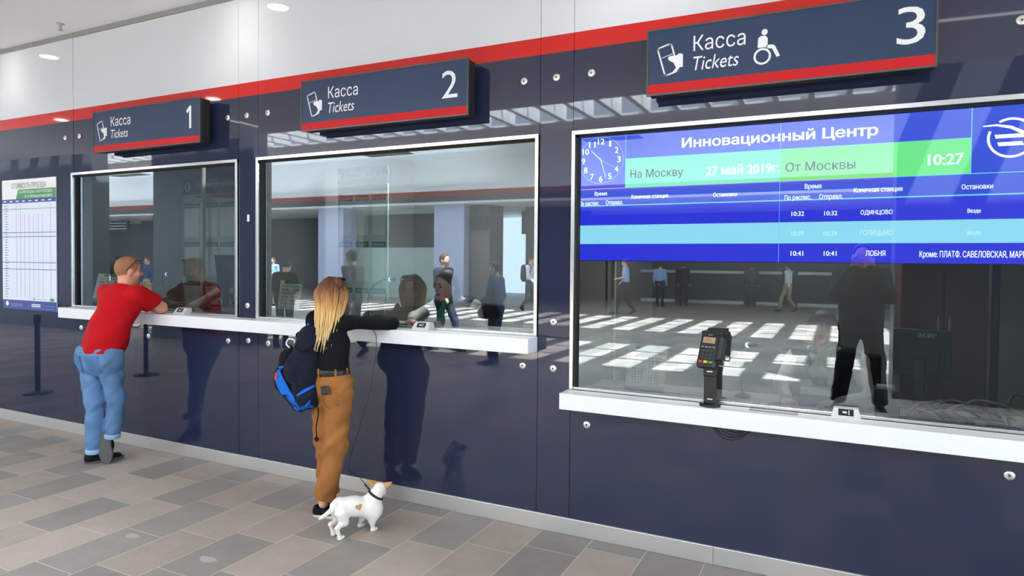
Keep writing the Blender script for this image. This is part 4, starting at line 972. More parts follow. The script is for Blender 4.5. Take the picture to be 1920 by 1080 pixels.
def person(label, J, out, h, parent_loc=None, group=None):
    """A clothed figure from world-space joints J; out holds materials, cut lengths and sizes."""
    V = {k: Vector(v) for k, v in J.items()}; s = out.get('s', 1.0); up = Vector((0, 0, 1))
    rv = (V['shR']-V['shL']).normalized(); fv = Vector(J.get('fv', up.cross(rv))).normalized(); hf = Vector(J.get('hf', fv)); hu = Vector(J.get('hu', (0, 0, 1)))
    loc = parent_loc or (V['pelvis'].x, V['pelvis'].y, 0)
    root = None; sk = out.get('skin', skin)
    wv = V['pelvis'].lerp(V['chest'], .45); wR, wL = V['wrR'], V['wrL']
    B_ = Field()
    r_, f_, u_ = head_parts(B_, V['head'], hf, hu, s, V['neck'], .050 if out.get('f') else .056)
    B_.chain([V['pelvis'], wv, V['chest'], V['neck']], [.075*s, .062*s, .070*s, .045*s], .03)
    for q in 'RL':
        B_.cap(V['chest'].lerp(V['neck'], .6), V['sh'+q], .04*s, .036*s, .02); B_.chain([V['sh'+q], V['el'+q], V['wr'+q]], [.043*s*out.get('arm', 1), .041*s*out.get('arm', 1), .027*s], .02)
        hd = Vector(J.get('hd'+q, V['wr'+q]-V['el'+q])); hn = Vector(J.get('hn'+q, fv)); hand_parts(B_, V['wr'+q], hd, hn, s*(.92 if out.get('f') else 1), out.get('curl', .5), 1 if q == 'R' else -1)
        if 'hip'+q in V: B_.cap(V['pelvis'], V['hip'+q], .08*s, .07*s, .03); B_.chain([V['hip'+q], V['knee'+q], V['ank'+q]], [.065*s, .045*s, .034*s], .02)
    root = field_obj(B_, h, 'person', sk); me = root.data; o0 = Vector(loc)
    me.transform(Matrix.Translation(-o0)); root.location = o0; tag(root, label, 'person', group)
    if out.get('face', True): face_parts(root, V['head'], r_, f_, u_, s, h)
    # top
    T = Field(); fl = (fv, out.get('flat', .68)); tr = out.get('torso', (.165, .150, .170)); pel = V['pelvis']
    T.cap(pel+(V['pelvis']-wv).normalized()*out.get('hem', .06), wv, tr[0]*s, tr[1]*s, .05, fl); T.cap(wv, V['chest'], tr[1]*s, tr[2]*s, .06, fl)
    T.cap(V['chest'], V['neck']-up*.03, tr[2]*.75*s, .070*s, .07, fl)
    ar = out.get('sleeve_r', (.064, .056, .044))
    for q in 'RL':
        T.cap(V['neck']-up*.035, V['sh'+q], .060*s, ar[0]*s, .05)
        if out.get('sleeve', 1.0) >= 1.0: T.chain([V['sh'+q], V['el'+q], V['wr'+q]], [ar[0]*s, ar[1]*s, ar[2]*s], .025)
        else:
            e = V['sh'+q].lerp(V['el'+q], out['sleeve']); d = V['el'+q]-V['sh'+q]; T.cap(V['sh'+q], V['sh'+q].lerp(V['el'+q], out['sleeve']+.25), ar[0]*s, ar[1]*s, .03, None, [(e, d)])
    T.cut(pel+up*out.get('hem_z', -.10), out.get('hem_n', (0, 0, -1)))
    if out.get('neckcut', True): T.cut(V['neck']+up*.022*s, hu*.8+up*.6-hf*.1)
    T.warp = folds(out.get('fold', .008), out.get('foldf', 34), out.get('seed', 1))
    shirt = field_obj(T, h, out.get('top_name', 'shirt'), out['top'], root)
    res = {'root': root, 'top': shirt, 'r': r_, 'f': f_, 'u': u_}
    if 'hipR' in V and out.get('legs', True):
        L_ = Field(); lr = out.get('leg_r', (.095, .068, .058)); hip = out.get('hip_r', .135)
        L_.cap(V['hipL'].lerp(V['hipR'], .15)+up*.03, V['hipR'].lerp(V['hipL'], .15)+up*.03, hip*s, hip*s, .05, (fv, .85)); L_.cap(pel+up*.02, pel+up*out.get('waist_up', .10), hip*s*1.02, out.get('waist_r', .125)*s, .05, (fv, .75))
        for q in 'RL':
            hk, kn, an = V['hip'+q], V['knee'+q], V['ank'+q]; d = (an-kn).normalized(); e = an-d*out.get('cuff', .02)
            L_.cap(hk, kn, lr[0]*s, lr[1]*s, .03); L_.cap(kn, an+d*.03, lr[1]*s, lr[2]*s, .025, None, [(e, d)])
        L_.cut(pel+up*out.get('waist_cut', .12), (0, 0, 1)); L_.warp = folds(out.get('lfold', .010), out.get('lfoldf', 26), out.get('seed', 1)+5)
        res['legs'] = field_obj(L_, h, out.get('legs_name', 'trousers'), out['bottom'], root)
        if 'toeR' in V:
            for q in 'RL':
                hd = V['toe'+q]; d = Vector((hd.x, hd.y, 0)); an = V['ank'+q]; hl = Vector(J.get('heel'+q, (an.x-hd.x*.06*s, an.y-hd.y*.06*s, 0))); shoe(root, hl, hd, J.get('up'+q, (0, 0, 1)), out.get('shoe_l', .29)*s, out['shoe'], out.get('sole', out['shoe']), h, low=out.get('low', False))
    if out.get('hair') is not None and out.get('hair_style', 'short') == 'short':
        H = Field(); c = V['head']; ax = (r_, f_, u_); t = out.get('hair_t', .010)*s
        H.ell(c+u_*.020*s-f_*.012*s, (.078*s+t, .097*s+t, .096*s+t), ax, .01); H.cut(c+f_*.050*s+u_*.045*s, f_*.85-u_*.30); H.cut(c-u_*.045*s, -u_+f_*.25)
        for q in (-1, 1): H.ell(c+r_*q*.085*s-u_*.020*s-f_*.004*s, (.020*s, .030*s, .040*s), ax, .006, sub=True)
        res['hair'] = field_obj(H, h*.8, 'hair', out['hair'], root)
    elif out.get('hair') is not None:
        H = Field(); c = V['head']; ax = (r_, f_, u_)
        H.ell(c+u_*.022*s-f_*.016*s, (.090*s, .104*s, .104*s), ax, .02); H.ell(c-u_*.10*s-f_*.055*s, (.088*s, .052*s, .15*s), ax, .05)
        H.cut(c+f_*.045*s+u_*.062*s, f_*.80-u_*.55)
        res['hair'] = field_obj(H, h*.8, 'hair', out['hair'], root)
    return res
def stand_joints(x, y, heading, hgt=1.75, **ov):
    """Joints of an upright figure; overrides give (right, forward, up) in metres for a 1.75 m figure."""
    a = R_(heading); f = Vector((math.cos(a), math.sin(a), 0)); r = Vector((f.y, -f.x, 0)); k = hgt/1.75
    D = dict(pelvis=(0, 0, .95), chest=(0, .0, 1.30), neck=(0, .005, 1.475), head=(0, .03, 1.625), shR=(.185, 0, 1.43), shL=(-.185, 0, 1.43), elR=(.235, -.03, 1.15), elL=(-.235, -.03, 1.15), wrR=(.235, .07, .91), wrL=(-.235, .07, .91),
             hipR=(.09, 0, .91), hipL=(-.09, 0, .91), kneeR=(.10, .03, .50), kneeL=(-.10, .03, .50), ankR=(.10, 0, .085), ankL=(-.10, 0, .085))
    D.update({q: v for q, v in ov.items() if q in D})
    J = {q: tuple(Vector((x, y, 0))+(r*v[0]+f*v[1]+Vector((0, 0, v[2])))*k) for q, v in D.items()}
    J['fv'] = tuple(f); J['toeR'] = tuple(f+r*.15); J['toeL'] = tuple(f-r*.15)
    for q, v in ov.items():
        if q in ('hf', 'hu', 'hdR', 'hdL', 'toeR', 'toeL', 'upR', 'upL'): J[q] = tuple(r*v[0]+f*v[1]+Vector((0, 0, v[2])))
        if q in ('heelR', 'heelL'): J[q] = tuple(Vector((x, y, 0))+(r*v[0]+f*v[1]+Vector((0, 0, v[2])))*k)
    return J
WALK = dict(kneeR=(.09, .20, .52), ankR=(.09, .27, .10), kneeL=(-.09, .02, .49), ankL=(-.09, -.25, .16), elR=(.24, -.10, 1.17), wrR=(.24, -.14, .93), elL=(-.24, .04, 1.16), wrL=(-.23, .22, .97), upL=(0, .5, .85), toeL=(0, .85, -.5), heelL=(-.09, -.33, .10))
# ------------------------------------------------------------------ the man in the red polo shirt
H_ = .0075
red_top = cloth('red_polo', srgb(182, 8, 20), .10, 14, .2, 700); jean = cloth('blue_jeans', srgb(98, 134, 176), .45, 9, .3, 600); jean_l = cloth('jeans_inside', srgb(150, 182, 214), .1, 30); blk_suede = cloth('black_suede', srgb(16, 16, 18), .1, 40); sole_dark = mat('sole_rubber', srgb(86, 86, 86), .7, noise=.15, nscale=60)
hair_gin = mat('short_ginger_hair', srgb(158, 106, 74), .8, noise=.25, nscale=260, bump=.6, bscale=600)
JM = dict(pelvis=(-5.53, -.50, .93), chest=(-5.47, -.375, 1.33), neck=(-5.455, -.325, 1.485), head=(-5.462, -.285, 1.628), hf=(.30, .93, -.12), hu=(.02, .16, .98),
          shR=(-5.285, -.325, 1.425), shL=(-5.640, -.345, 1.430), elR=(-5.285, -.115, 1.308), elL=(-5.66, -.12, 1.308), wrR=(-5.50, -.085, 1.300), wrL=(-5.45, -.125, 1.306), hnR=(0, 0, 1), hnL=(0, 0, 1),
          hipR=(-5.42, -.49, .89), hipL=(-5.625, -.51, .89), kneeR=(-5.465, -.40, .54), kneeL=(-5.60, -.50, .52), ankR=(-5.525, -.40, .225), ankL=(-5.625, -.49, .10),
          toeR=(.12, -.02, -1), toeL=(.40, .92, 0), heelR=(-5.528, -.462, .272), heelL=(-5.662, -.545, 0), upR=(-.62, .78, .05), upL=(0, 0, 1), fv=(.02, .97, -.22))
om = dict(skin=skin_r, top=red_top, bottom=jean, shoe=blk_suede, sole=sole_dark, sleeve=.62, sleeve_r=(.083, .080, .06), torso=(.205, .195, .198), flat=.66, hem=.02, hem_z=.015, hem_n=(.0, -.05, -1), leg_r=(.100, .070, .061), hip_r=.150, waist_up=.06, waist_r=.15, arm=1.22, hair=hair_gin, hair_t=.006, top_name='polo_shirt', legs_name='jeans', cuff=-.012, fold=.016, foldf=27, lfold=.011, lfoldf=52, seed=3, shoe_l=.285, waist_cut=.07, curl=.3)
man = person('man in a red polo shirt and blue jeans leaning on the counter', JM, om, H_, (-5.53, -.48, 0))
rt_ = man['root']
F = Field(); nk = Vector(JM['neck'])   # collar
for i in range(16):
    a0, a1 = 2*math.pi*i/16, 2*math.pi*(i+1)/16; P_ = lambda a: nk+Vector((.072*math.cos(a), .074*math.sin(a), .012-.018*math.sin(a)))
    F.cap(P_(a0), P_(a1), .011, .011, .01)
    F.cap(P_(a0)-Vector((0, 0, .014)), P_(a1)-Vector((0, 0, .014)), .012, .012, .01)
field_obj(F, .005, 'collar', red_top, rt_)
for q in 'RL':   # rolled cuffs
    kn, an = Vector(JM['knee'+q]), Vector(JM['ank'+q]); d = (an-kn).normalized(); e = an+d*.012
    F = Field(); F.cap(e-d*.05, e+d*.02, .0665, .0665, .004, None, [(e-d*.036, -d), (e+d*.004, d)]); field_obj(F, .005, 'rolled_cuff', jean_l, rt_)
bv = bvh_of(man['legs']); vdir = Vector((-.55, .83, -.05))
po = [(-.062, .07), (.062, .07), (.062, -.05), (.03, -.078), (-.03, -.078), (-.062, -.05)]
stitch = cloth('jeans_pocket', srgb(82, 122, 170), .2, 12); seam = cloth('jeans_seam', srgb(60, 92, 140), .1, 20)
for cx, nm in ((-5.615, 'back_pocket'), (-5.44, 'back_pocket')):
    pk_ = patch(bv, (cx, -.62, .865), (1, 0, 0), (0, 0, 1), po, (0, 1, 0), .0045, nm, stitch, rt_, 7)
    mb = MB(); pts = drape(bv, [(cx+a*.93, -.62, .865+b*.93) for a, b in po+[po[0]]], (0, 1, 0), .0055); mb.tube(pts, .0016, 5); mb.tube(drape(bv, [(cx-.058, -.62, .922), (cx+.058, -.62, .922)], (0, 1, 0), .0055), .0016, 5); kid(mb, 'seam', seam, pk_)
hc = Vector(JM['head']); r_, f_, u_ = man['r'], man['f'], man['u']   # sunglasses pushed up on the head
mb = MB(); M = Matrix((r_, f_, u_)).transposed().to_4x4(); M.translation = hc
for q in (-1, 1):
    mb.rbox(.006 if q > 0 else -.066, .066 if q > 0 else -.006, .030, .052, .104, .122, .006, 0, M @ Matrix.Rotation(R_(-12), 4, 'X'))
    mb.tube([M @ Vector((q*.066, .045, .110)), M @ Vector((q*.088, .010, .070)), M @ Vector((q*.091, -.030, .015)), M @ Vector((q*.086, -.045, -.010))], .0032, 6)
mb.tube([M @ Vector((-.01, .055, .118)), M @ Vector((.01, .055, .118))], .003, 6)
kid(mb, 'sunglasses', mat('sunglass_black', srgb(12, 12, 14), .15), rt_)

# ------------------------------------------------------------------ the blonde woman
blk_top = cloth('black_sweater', srgb(15, 15, 18), .15, 30, .3, 500); tan_tr = cloth('tan_trousers', srgb(158, 104, 56), .10, 10, .2, 800); slip = cloth('black_canvas', srgb(18, 18, 20), .1, 60); sole_w = mat('white_rubber', srgb(206, 204, 198), .6)
JW = dict(pelvis=(-3.075, -.45, .90), chest=(-3.085, -.44, 1.19), neck=(-3.085, -.435, 1.36), head=(-3.075, -.425, 1.505), hf=(.28, .95, -.10), hu=(.03, .08, 1),
          shR=(-2.955, -.405, 1.315), shL=(-3.235, -.445, 1.305), elR=(-2.822, -.118, 1.296), elL=(-3.26, -.13, 1.298), wrR=(-3.105, -.055, 1.292), wrL=(-3.20, -.045, 1.293), hnR=(0, 0, 1), hnL=(0, 0, 1),
          hipR=(-3.00, -.46, .85), hipL=(-3.15, -.43, .85), kneeR=(-3.03, -.455, .49), kneeL=(-3.16, -.40, .48), ankR=(-3.105, -.49, .085), ankL=(-3.165, -.36, .085),
          toeR=(.93, .30, 0), toeL=(.90, .42, 0), heelR=(-3.168, -.515, 0), heelL=(-3.225, -.385, 0), fv=(-.05, .99, 0))
ow = dict(f=1, s=.94, top=blk_top, bottom=tan_tr, shoe=slip, sole=sole_w, torso=(.122, .118, .138), flat=.74, hem=.0, hem_z=.055, leg_r=(.098, .088, .070), hip_r=.128, waist_up=.10, waist_r=.122, waist_cut=.105, sleeve_r=(.054, .046, .040), fold=.012, foldf=34, lfold=.013, lfoldf=44, seed=9, neckcut=False, shoe_l=.255, low=True, cuff=.035, top_name='sweater', curl=.3)
woman = person('woman with long blonde hair in a black top and tan trousers at the counter', JW, ow, .0065, (-3.09, -.45, 0))
rw_ = woman['root']
F = Field(); wz = .985   # belt with loops
for i in range(24):
    a0, a1 = 2*math.pi*i/24, 2*math.pi*(i+1)/24; P_ = lambda a, z: Vector((-3.076+.118*math.cos(a), -.45+.096*math.sin(a), z))
    F.cap(P_(a0, wz-.008), P_(a1, wz-.008), .013, .013, .01); F.cap(P_(a0, wz+.010), P_(a1, wz+.010), .013, .013, .01)
field_obj(F, .005, 'belt', mat('belt_leather', srgb(22, 20, 20), .4), rw_)
for a in (-150, -95, -40, 5):
    a = R_(a); c = Vector((-3.076+.130*math.cos(a), -.45+.108*math.sin(a), wz)); mb = MB(); M = Matrix.Translation(c) @ Matrix.Rotation(a, 4, 'Z'); mb.rbox(-.004, .005, -.006, .006, -.030, .030, .002, 0, M); kid(mb, 'belt_loop', tan_tr, rw_)
bv = bvh_of(woman['legs']); A_ = at
po_ = A_(617, 745, -.56)
pkt = patch(bv, tuple(po_), (1, 0, 0), (0, 0, 1), [(-.062, .065), (.055, .062), (.055, -.055), (0, -.082), (-.058, -.055)], (.12, 1, 0), .005, 'back_pocket', cloth('pocket_tan', srgb(150, 97, 51), .1, 14), rw_, 7)

mb = MB(); ol = [(-.062, .065), (.055, .062), (.055, -.055), (0, -.082), (-.058, -.055)]; mb.tube(drape(bv, [po_+Vector((a*.95, 0, b*.95)) for a, b in ol+[ol[0]]], (.12, 1, 0), .006), .0016, 5); kid(mb, 'seam', cloth('seam_brown', srgb(112, 70, 34), .1, 20), pkt)
pp = drape(bv, [tuple(A_(610, 732, -.56))], (.12, 1, 0), .006)[0]
M = Matrix.Translation(pp) @ Matrix.Rotation(R_(-12), 4, 'Y') @ Matrix.Rotation(R_(-16), 4, 'Z'); mb = MB(); mb.rbox(-.044, .044, -.006, .005, -.028, .030, .003, 0, M)
ph = empty('mobile_phone', tuple(pp), 'black mobile phone sticking out of the back pocket of the tan trousers', 'phone'); kid(mb, 'case', mat('phone_black', srgb(30, 34, 32), .3), ph)
mb = MB(); mb.rbox(-.038, .038, -.0072, -.0055, -.022, .024, .001, 0, M); kid(mb, 'back_plate', mat('phone_plate', srgb(58, 66, 62), .35), ph)
# long hair: a cap over the skull and many tapering locks, brown at the roots and blonde towards the ends
def ombre():
    m = bpy.data.materials.new('ombre_hair'); m.use_nodes = True; nt = m.node_tree; N = nt.nodes; b = N['Principled BSDF']
    tc = N.new('ShaderNodeTexCoord'); sx = N.new('ShaderNodeSeparateXYZ'); nt.links.new(tc.outputs['Object'], sx.inputs[0])
    mp = N.new('ShaderNodeMapping'); mp.inputs['Scale'].default_value = (90, 90, 3); nt.links.new(tc.outputs['Object'], mp.inputs[0])
    nz = N.new('ShaderNodeTexNoise'); nz.inputs['Scale'].default_value = 1.0; nz.inputs['Detail'].default_value = 3; nt.links.new(mp.outputs[0], nz.inputs['Vector'])
    ma = N.new('ShaderNodeMath'); ma.operation = 'MULTIPLY_ADD'; ma.inputs[1].default_value = .16; nt.links.new(nz.outputs['Fac'], ma.inputs[0]); nt.links.new(sx.outputs['Z'], ma.inputs[2])
    mr = N.new('ShaderNodeMapRange'); mr.inputs['From Min'].default_value = 1.26; mr.inputs['From Max'].default_value = 1.73; nt.links.new(ma.outputs[0], mr.inputs['Value'])
    cr = N.new('ShaderNodeValToRGB'); e = cr.color_ramp.elements; e[0].position = 0; e[0].color = srgb(240, 214, 156); e[1].position = 1; e[1].color = srgb(56, 32, 20)
    q = e.new(.42); q.color = srgb(232, 190, 120); q = e.new(.60); q.color = srgb(196, 140, 80); q = e.new(.76); q.color = srgb(124, 74, 42)
    nt.links.new(mr.outputs['Result'], cr.inputs[0]); nt.links.new(cr.outputs[0], b.inputs['Base Color']); b.inputs['Roughness'].default_value = .42
    return m
hm = ombre(); hc = Vector(JW['head']); r_, f_, u_ = woman['r'], woman['f'], woman['u']; s = .94; ax = (r_, f_, u_)
H = Field(); H.ell(hc+u_*.022-f_*.012, (.088*s, .106*s, .104*s), ax, .02); H.ell(hc-u_*.075-f_*.050, (.080*s, .050*s, .11*s), ax, .05); H.cut(hc+f_*.045+u_*.03, f_*.9-u_*.25)
hair = field_obj(H, .006, 'hair', hm, rw_)
rh = random.Random(11); mb = MB()
for i in range(230):
    az = rh.uniform(-2.75, 2.75) if i % 4 else rh.uniform(-1.5, 1.5); el = rh.uniform(.05, 1.25)   # az = 0 is the back of the head
    d0 = (-f_*math.cos(az)+r_*math.sin(az)); c0 = hc+u_*.022-f_*.012
    p0 = c0+d0*.088*math.cos(el)+u_*.101*math.sin(el)
    ln = rh.uniform(.17, .34) if abs(az) < 2.0 else rh.uniform(.12, .22)
    rad = (.092+.012*rh.random())*(1+.10*abs(math.cos(az)))
    p1 = c0+d0*rad-u_*.005; p2 = c0+d0*rad*.93-u_*(.10); p3 = hc+d0*rh.uniform(.052, .086)-f_*.022-u_*(.12+ln*.35)+r_*rh.uniform(-.012, .012); p4 = hc+d0*rh.uniform(.040, .085)-f_*.038-u_*(.10+ln*.88)+r_*rh.uniform(-.028, .028)
    if abs(az) > 2.2: p1 = p1-f_*.012; p2 = p2-f_*.02
    sp = smooth_path([p0, p1, p2, p3, p4], 5); n = len(sp); w = rh.uniform(.0045, .009)
    mb.tube(sp, [w*(.8 if k == 0 else 1)*(1-.82*(k/(n-1))**2) for k in range(n)], 5)
o = kid(mb, 'loose_locks', hm, hair); 
M = Matrix((r_, f_, u_)).transposed().to_4x4(); M.translation = hc; mb = MB()
for q in (-1, 1):
    mb.rbox(.006 if q > 0 else -.064, .064 if q > 0 else -.006, .040, .058, .096, .122, .007, 0, M); mb.tube([M @ Vector((q*.066, .05, .110)), M @ Vector((q*.094, .010, .075)), M @ Vector((q*.097, -.03, .035))], .0035, 6)
mb.tube([M @ Vector((-.01, .055, .112)), M @ Vector((.01, .055, .112))], .003, 6); kid(mb, 'sunglasses', mat('sunglass_black', srgb(12, 12, 14), .15), rw_)

# ------------------------------------------------------------------ the backpack on her left shoulder
bag_n = cloth('bag_navy', srgb(24, 28, 44), .1, 50, .3, 900); bag_b = cloth('bag_blue', srgb(30, 110, 214), .1, 50, .3, 900); bag_k = cloth('bag_black', srgb(14, 15, 20), .1, 50)
A = lambda px, py, y: at(px, py, y)
yb = -.545
c_top, c_mid, c_bot = A(583, 628, yb), A(569, 690, yb), A(577, 745, yb)
nrm = Vector((.66, -.75, 0)); L_ = Vector((-.75, -.66, 0))
F = Field(); F.cap(c_top, c_mid, .070, .112, .05, (nrm, .85)); F.cap(c_mid, c_bot, .112, .088, .05, (nrm, .85))
F.warp = folds(.012, 40, 4)
rb = empty('backpack', tuple(c_bot-Vector((0, 0, .09))), 'dark navy and bright blue backpack slung from the left shoulder of the blonde woman', 'backpack')
main = field_obj(F, .0065, 'main_compartment', bag_n, rb)
F = Field(); F.cap(A(546, 672, yb), A(543, 712, yb), .075, .098, .03, (nrm, .75)); F.cap(A(543, 712, yb), A(564, 752, yb), .098, .070, .03, (nrm, .75)); F.warp = folds(.008, 50, 2); fpk = field_obj(F, .006, 'front_pocket', bag_k, rb)
bv_main, bv_front = bvh_of(main), bvh_of(fpk)
class Both:
    def ray_cast(s, o, d, L):
        a, b = bv_main.ray_cast(o, d, L), bv_front.ray_cast(o, d, L)
        if a[0] is None: return b
        if b[0] is None: return a
        return a if a[3] < b[3] else b
    def find_nearest(s, p):
        a, b = bv_main.find_nearest(p), bv_front.find_nearest(p); return a if a[3] < b[3] else b
bv = Both()
def strip(pxs, w, m, name, off=.004, ends=None):
    P_ = [A(px, py, yb-.12) for px, py in pxs]; P_ = smooth_path(P_, 5); vs = []; fs = []; view = (Vector((P_[0].x, P_[0].y, P_[0].z))-Vector((0, -CAM_D, CAM_H))).normalized()
    for i, p in enumerate(P_):
        t = (P_[min(i+1, len(P_)-1)]-P_[max(i-1, 0)]).normalized(); n = t.cross(view).normalized(); ww = w*(.35+.65*math.sin(math.pi*min(max((i+.6)/(len(P_)), 0), 1)))
        for q in (-1, -.5, 0, .5, 1): vs.append(p+n*ww*q)
    Q_ = drape(bv, vs, view, off); n5 = 5
    for i in range(len(P_)-1):
        for k in range(4): a = i*n5+k; fs.append((a, a+1, a+1+n5, a+n5))
    mb = MB(); mb.add(Q_, fs, 0, True); return kid(mb, name, m, rb)
strip([(516, 684), (522, 708), (534, 734), (548, 756), (562, 772)], .030, bag_b, 'blue_panel')
strip([(560, 768), (574, 773), (590, 764)], .034, bag_b, 'blue_panel')
strip([(556, 742), (572, 732), (592, 722)], .010, bag_b, 'zip_flap')
strip([(538, 672), (548, 700), (560, 735)], .008, bag_n, 'zip_seam', .0065)
strip([(548, 648), (568, 660), (590, 648)], .010, bag_k, 'zip_seam', .006)
strip([(513, 698), (516, 712)], .016, mat('bag_label_red', srgb(200, 70, 60), .6), 'sewn_patch', .0095)
def strap(pts, w, m, name):
    P_ = smooth_path(pts, 6); vs = []; fs = []; mb = MB()
    for i, p in enumerate(P_):
        t = (P_[min(i+1, len(P_)-1)]-P_[max(i-1, 0)]).normalized(); n = t.cross(Vector((.66, -.75, .1))).normalized(); b = t.cross(n)
        for a, c in ((-1, -.2), (1, -.2), (1, .2), (-1, .2)): vs.append(p+n*w*a+b*w*c)
    for i in range(len(P_)-1):
        for k in range(4): a = i*4+k; b = i*4+(k+1) % 4; fs.append((a, b, b+4, a+4))
    fs += [(3, 2, 1, 0), tuple(range(len(vs)-4, len(vs)))]; mb.add(vs, fs, 0, False); return kid(mb, name, m, rb)
sl = Vector(JW['shL'])
strap([A(586, 640, -.52), A(580, 618, -.515), sl+Vector((.0, -.045, .045)), sl+Vector((.01, .02, .065)), sl+Vector((.01, .07, .02)), sl+Vector((-.005, .085, -.06))], .020, bag_n, 'shoulder_strap')
strap([A(578, 606, -.525), A(577, 618, -.53), A(578, 634, -.535)], .006, bag_b, 'strap_edge')
strap([A(594, 755, -.50), A(597, 775, -.53), A(593, 800, -.53), A(594, 818, -.535)], .004, bag_k, 'adjusting_tail')
mb = MB(); p = A(593.5, 823, -.535); M = Matrix.Translation(p) @ Matrix.Rotation(R_(35), 4, 'Y'); mb.rbox(-.016, .016, -.003, .003, -.016, .016, .003, 0, M); kid(mb, 'tail_tab', bag_k, rb)
strap([A(563, 636, -.56), A(556, 628, -.57), A(566, 622, -.56), A(574, 630, -.55)], .007, bag_k, 'grab_handle')
mb = MB(); cc_ = [A(543, 652, -.60), A(537, 645, -.605), A(541, 636, -.605), A(551, 637, -.60), A(553, 644, -.60)]; mb.tube(smooth_path(cc_, 6), .006, 7); kid(mb, 'white_clip', white_p, rb)

# ------------------------------------------------------------------ the little white dog
furw = mat('white_fur', srgb(238, 232, 224), .8, noise=.05, nscale=50, bump=.35, bscale=300); furt = mat('tan_fur', srgb(198, 146, 96), .85, noise=.12, nscale=80); pink_e = mat('ear_inside', srgb(214, 160, 130), .8); claw = mat('claw_dark', srgb(60, 50, 46), .5)
hy, fy = -.70, -.53
D_ = dict(rump=A(637, 948, -.685), back=A(664, 949, -.62), with_=A(690, 945, -.545), chest=A(698, 953, -.53), nb=A(701, 933, -.525), head=A(712, 916, -.50), hipN=A(641, 962, -.71), hipF=A(633, 962, -.66))
F = Field()
F.cap(D_['rump'], D_['back'], .053, .056, .04); F.cap(D_['back'], D_['chest'], .056, .058, .04); F.ell(D_['chest']-Vector((0, 0, .002)), (.056, .062, .060), None, .04)
F.cap(D_['with_'], D_['nb'], .052, .044, .03); F.cap(D_['nb'], D_['head'], .042, .034, .03)
hd = D_['head']; hfw = Vector((-.15, .92, -.40)).normalized(); hr = hfw.cross(Vector((0, 0, 1))).normalized(); hup = hr.cross(hfw)
F.ell(hd, (.036, .044, .037), (hr, hfw, hup), .02); F.cap(hd+hfw*.03-hup*.010+hr*.004, hd+hfw*.080-hup*.020, .024, .014, .02)
pawHN, pawHF, pawFN, pawFF = mirror_floor(637, 1013), mirror_floor(625, 1005), mirror_floor(699, 997), mirror_floor(675, 989)
for p in (pawHN, pawHF, pawFN, pawFF): p.y = -p.y
bd_ = Vector((.37, .93, 0))
for hip, paw in ((D_['hipN'], pawHN), (D_['hipF'], pawHF)):
    kn = hip.lerp(paw, .40)+bd_*.022; kn.z = hip.z*.64; hk = paw+Vector((0, 0, .080))-bd_*.020; ft = paw+Vector((0, 0, .014))
    F.cap(hip, kn, .042, .027, .03); F.cap(kn, hk, .024, .013, .015); F.cap(hk, ft, .0125, .012, .012); F.cap(ft-bd_*.004, ft+bd_*.022, .0135, .012, .008)
for sh_, paw in ((D_['chest']+Vector((.022, -.006, -.022)), pawFN), (D_['chest']+Vector((-.055, .010, -.026)), pawFF)):
    el = sh_.lerp(paw, .45)-bd_*.012; ft = paw+Vector((0, 0, .014))
    F.cap(sh_, el, .036, .020, .03); F.cap(el, ft+Vector((0, 0, .012)), .0175, .0125, .012); F.cap(ft-bd_*.004, ft+bd_*.022, .0138, .012, .008)
tl = smooth_path([D_['rump']-bd_*.045+Vector((0, 0, .012)), A(628, 950, -.735), A(615, 962, -.76), A(599, 973, -.775)], 4); n = len(tl)
for i in range(n-1): F.cap(tl[i], tl[i+1], .020-.014*i/n, .020-.014*(i+1)/n, .012)
dog = field_obj(F, .0042, 'dog', furw); o0 = Vector((-2.77, -.62, 0)); dog.data.transform(Matrix.Translation(-o0)); dog.location = o0
tag(dog, 'small white dog with tan ears standing behind the blonde woman, looking at the wall', 'dog')
def ear(base, tip, wv, name):
    base, tip, wv = Vector(base), Vector(tip), Vector(wv); n = (tip-base).cross(wv).normalized(); mb = MB(); rows = []
    for i in range(7):
        t = i/6; c = base.lerp(tip, t); w = wv*(1-t)**.75*1.0
        rows.append([c+w*q+n*.010*(1-q*q)*(1-t) for q in (-1, -.6, -.2, .2, .6, 1)])
    fr = [p for r in rows for p in r]; bk = [p-n*.0045 for p in fr]; W_ = 6
    fs = [(i*W_+k, i*W_+k+1, (i+1)*W_+k+1, (i+1)*W_+k) for i in range(6) for k in range(5)]
    mb.add(fr, fs, 0, True); mb.add(bk, [tuple(reversed(f)) for f in fs], 1, True)
    ed = [i*W_ for i in range(7)]; ee = [i*W_+5 for i in range(7)]; N0 = len(fr)
    mb.add(fr+bk, [(a, b, b+N0, a+N0) for a, b in zip(ed, ed[1:])]+[(b, a, a+N0, b+N0) for a, b in zip(ee, ee[1:])], 0, True)
    return kid(mb, name, [furt, furt], dog, 'tan ear')
ear(hd-hr*.022+hup*.016, A(687, 899, -.53), (A(706, 904, -.5)-A(697, 918, -.5))*.5, 'ear'); ear(hd+hr*.024+hup*.014, A(735.5, 904, -.485), (A(721, 906, -.5)-A(725, 920, -.5))*.5, 'ear')
bv = bvh_of(dog); vd = (A(675, 950, -.6)-Vector((0, -CAM_D, CAM_H))).normalized()
hc_ = A(673, 951, -.70); rr2 = Vector((vd.y, -vd.x, 0)).normalized(); uu2 = rr2.cross(vd)
ht = [(16*math.sin(t)**3*.00145, (13*math.cos(t)-5*math.cos(2*t)-2*math.cos(3*t)-math.cos(4*t))*.00145) for t in np.linspace(0, 2*math.pi, 33)[:-1]]; ca, sa = math.cos(.3), math.sin(.3)
heart = [(a*ca-b*sa, a*sa+b*ca) for a, b in ht]
patch(bv, hc_, rr2*.95, uu2, heart, vd, .0012, 'heart_marking', furt, dog)
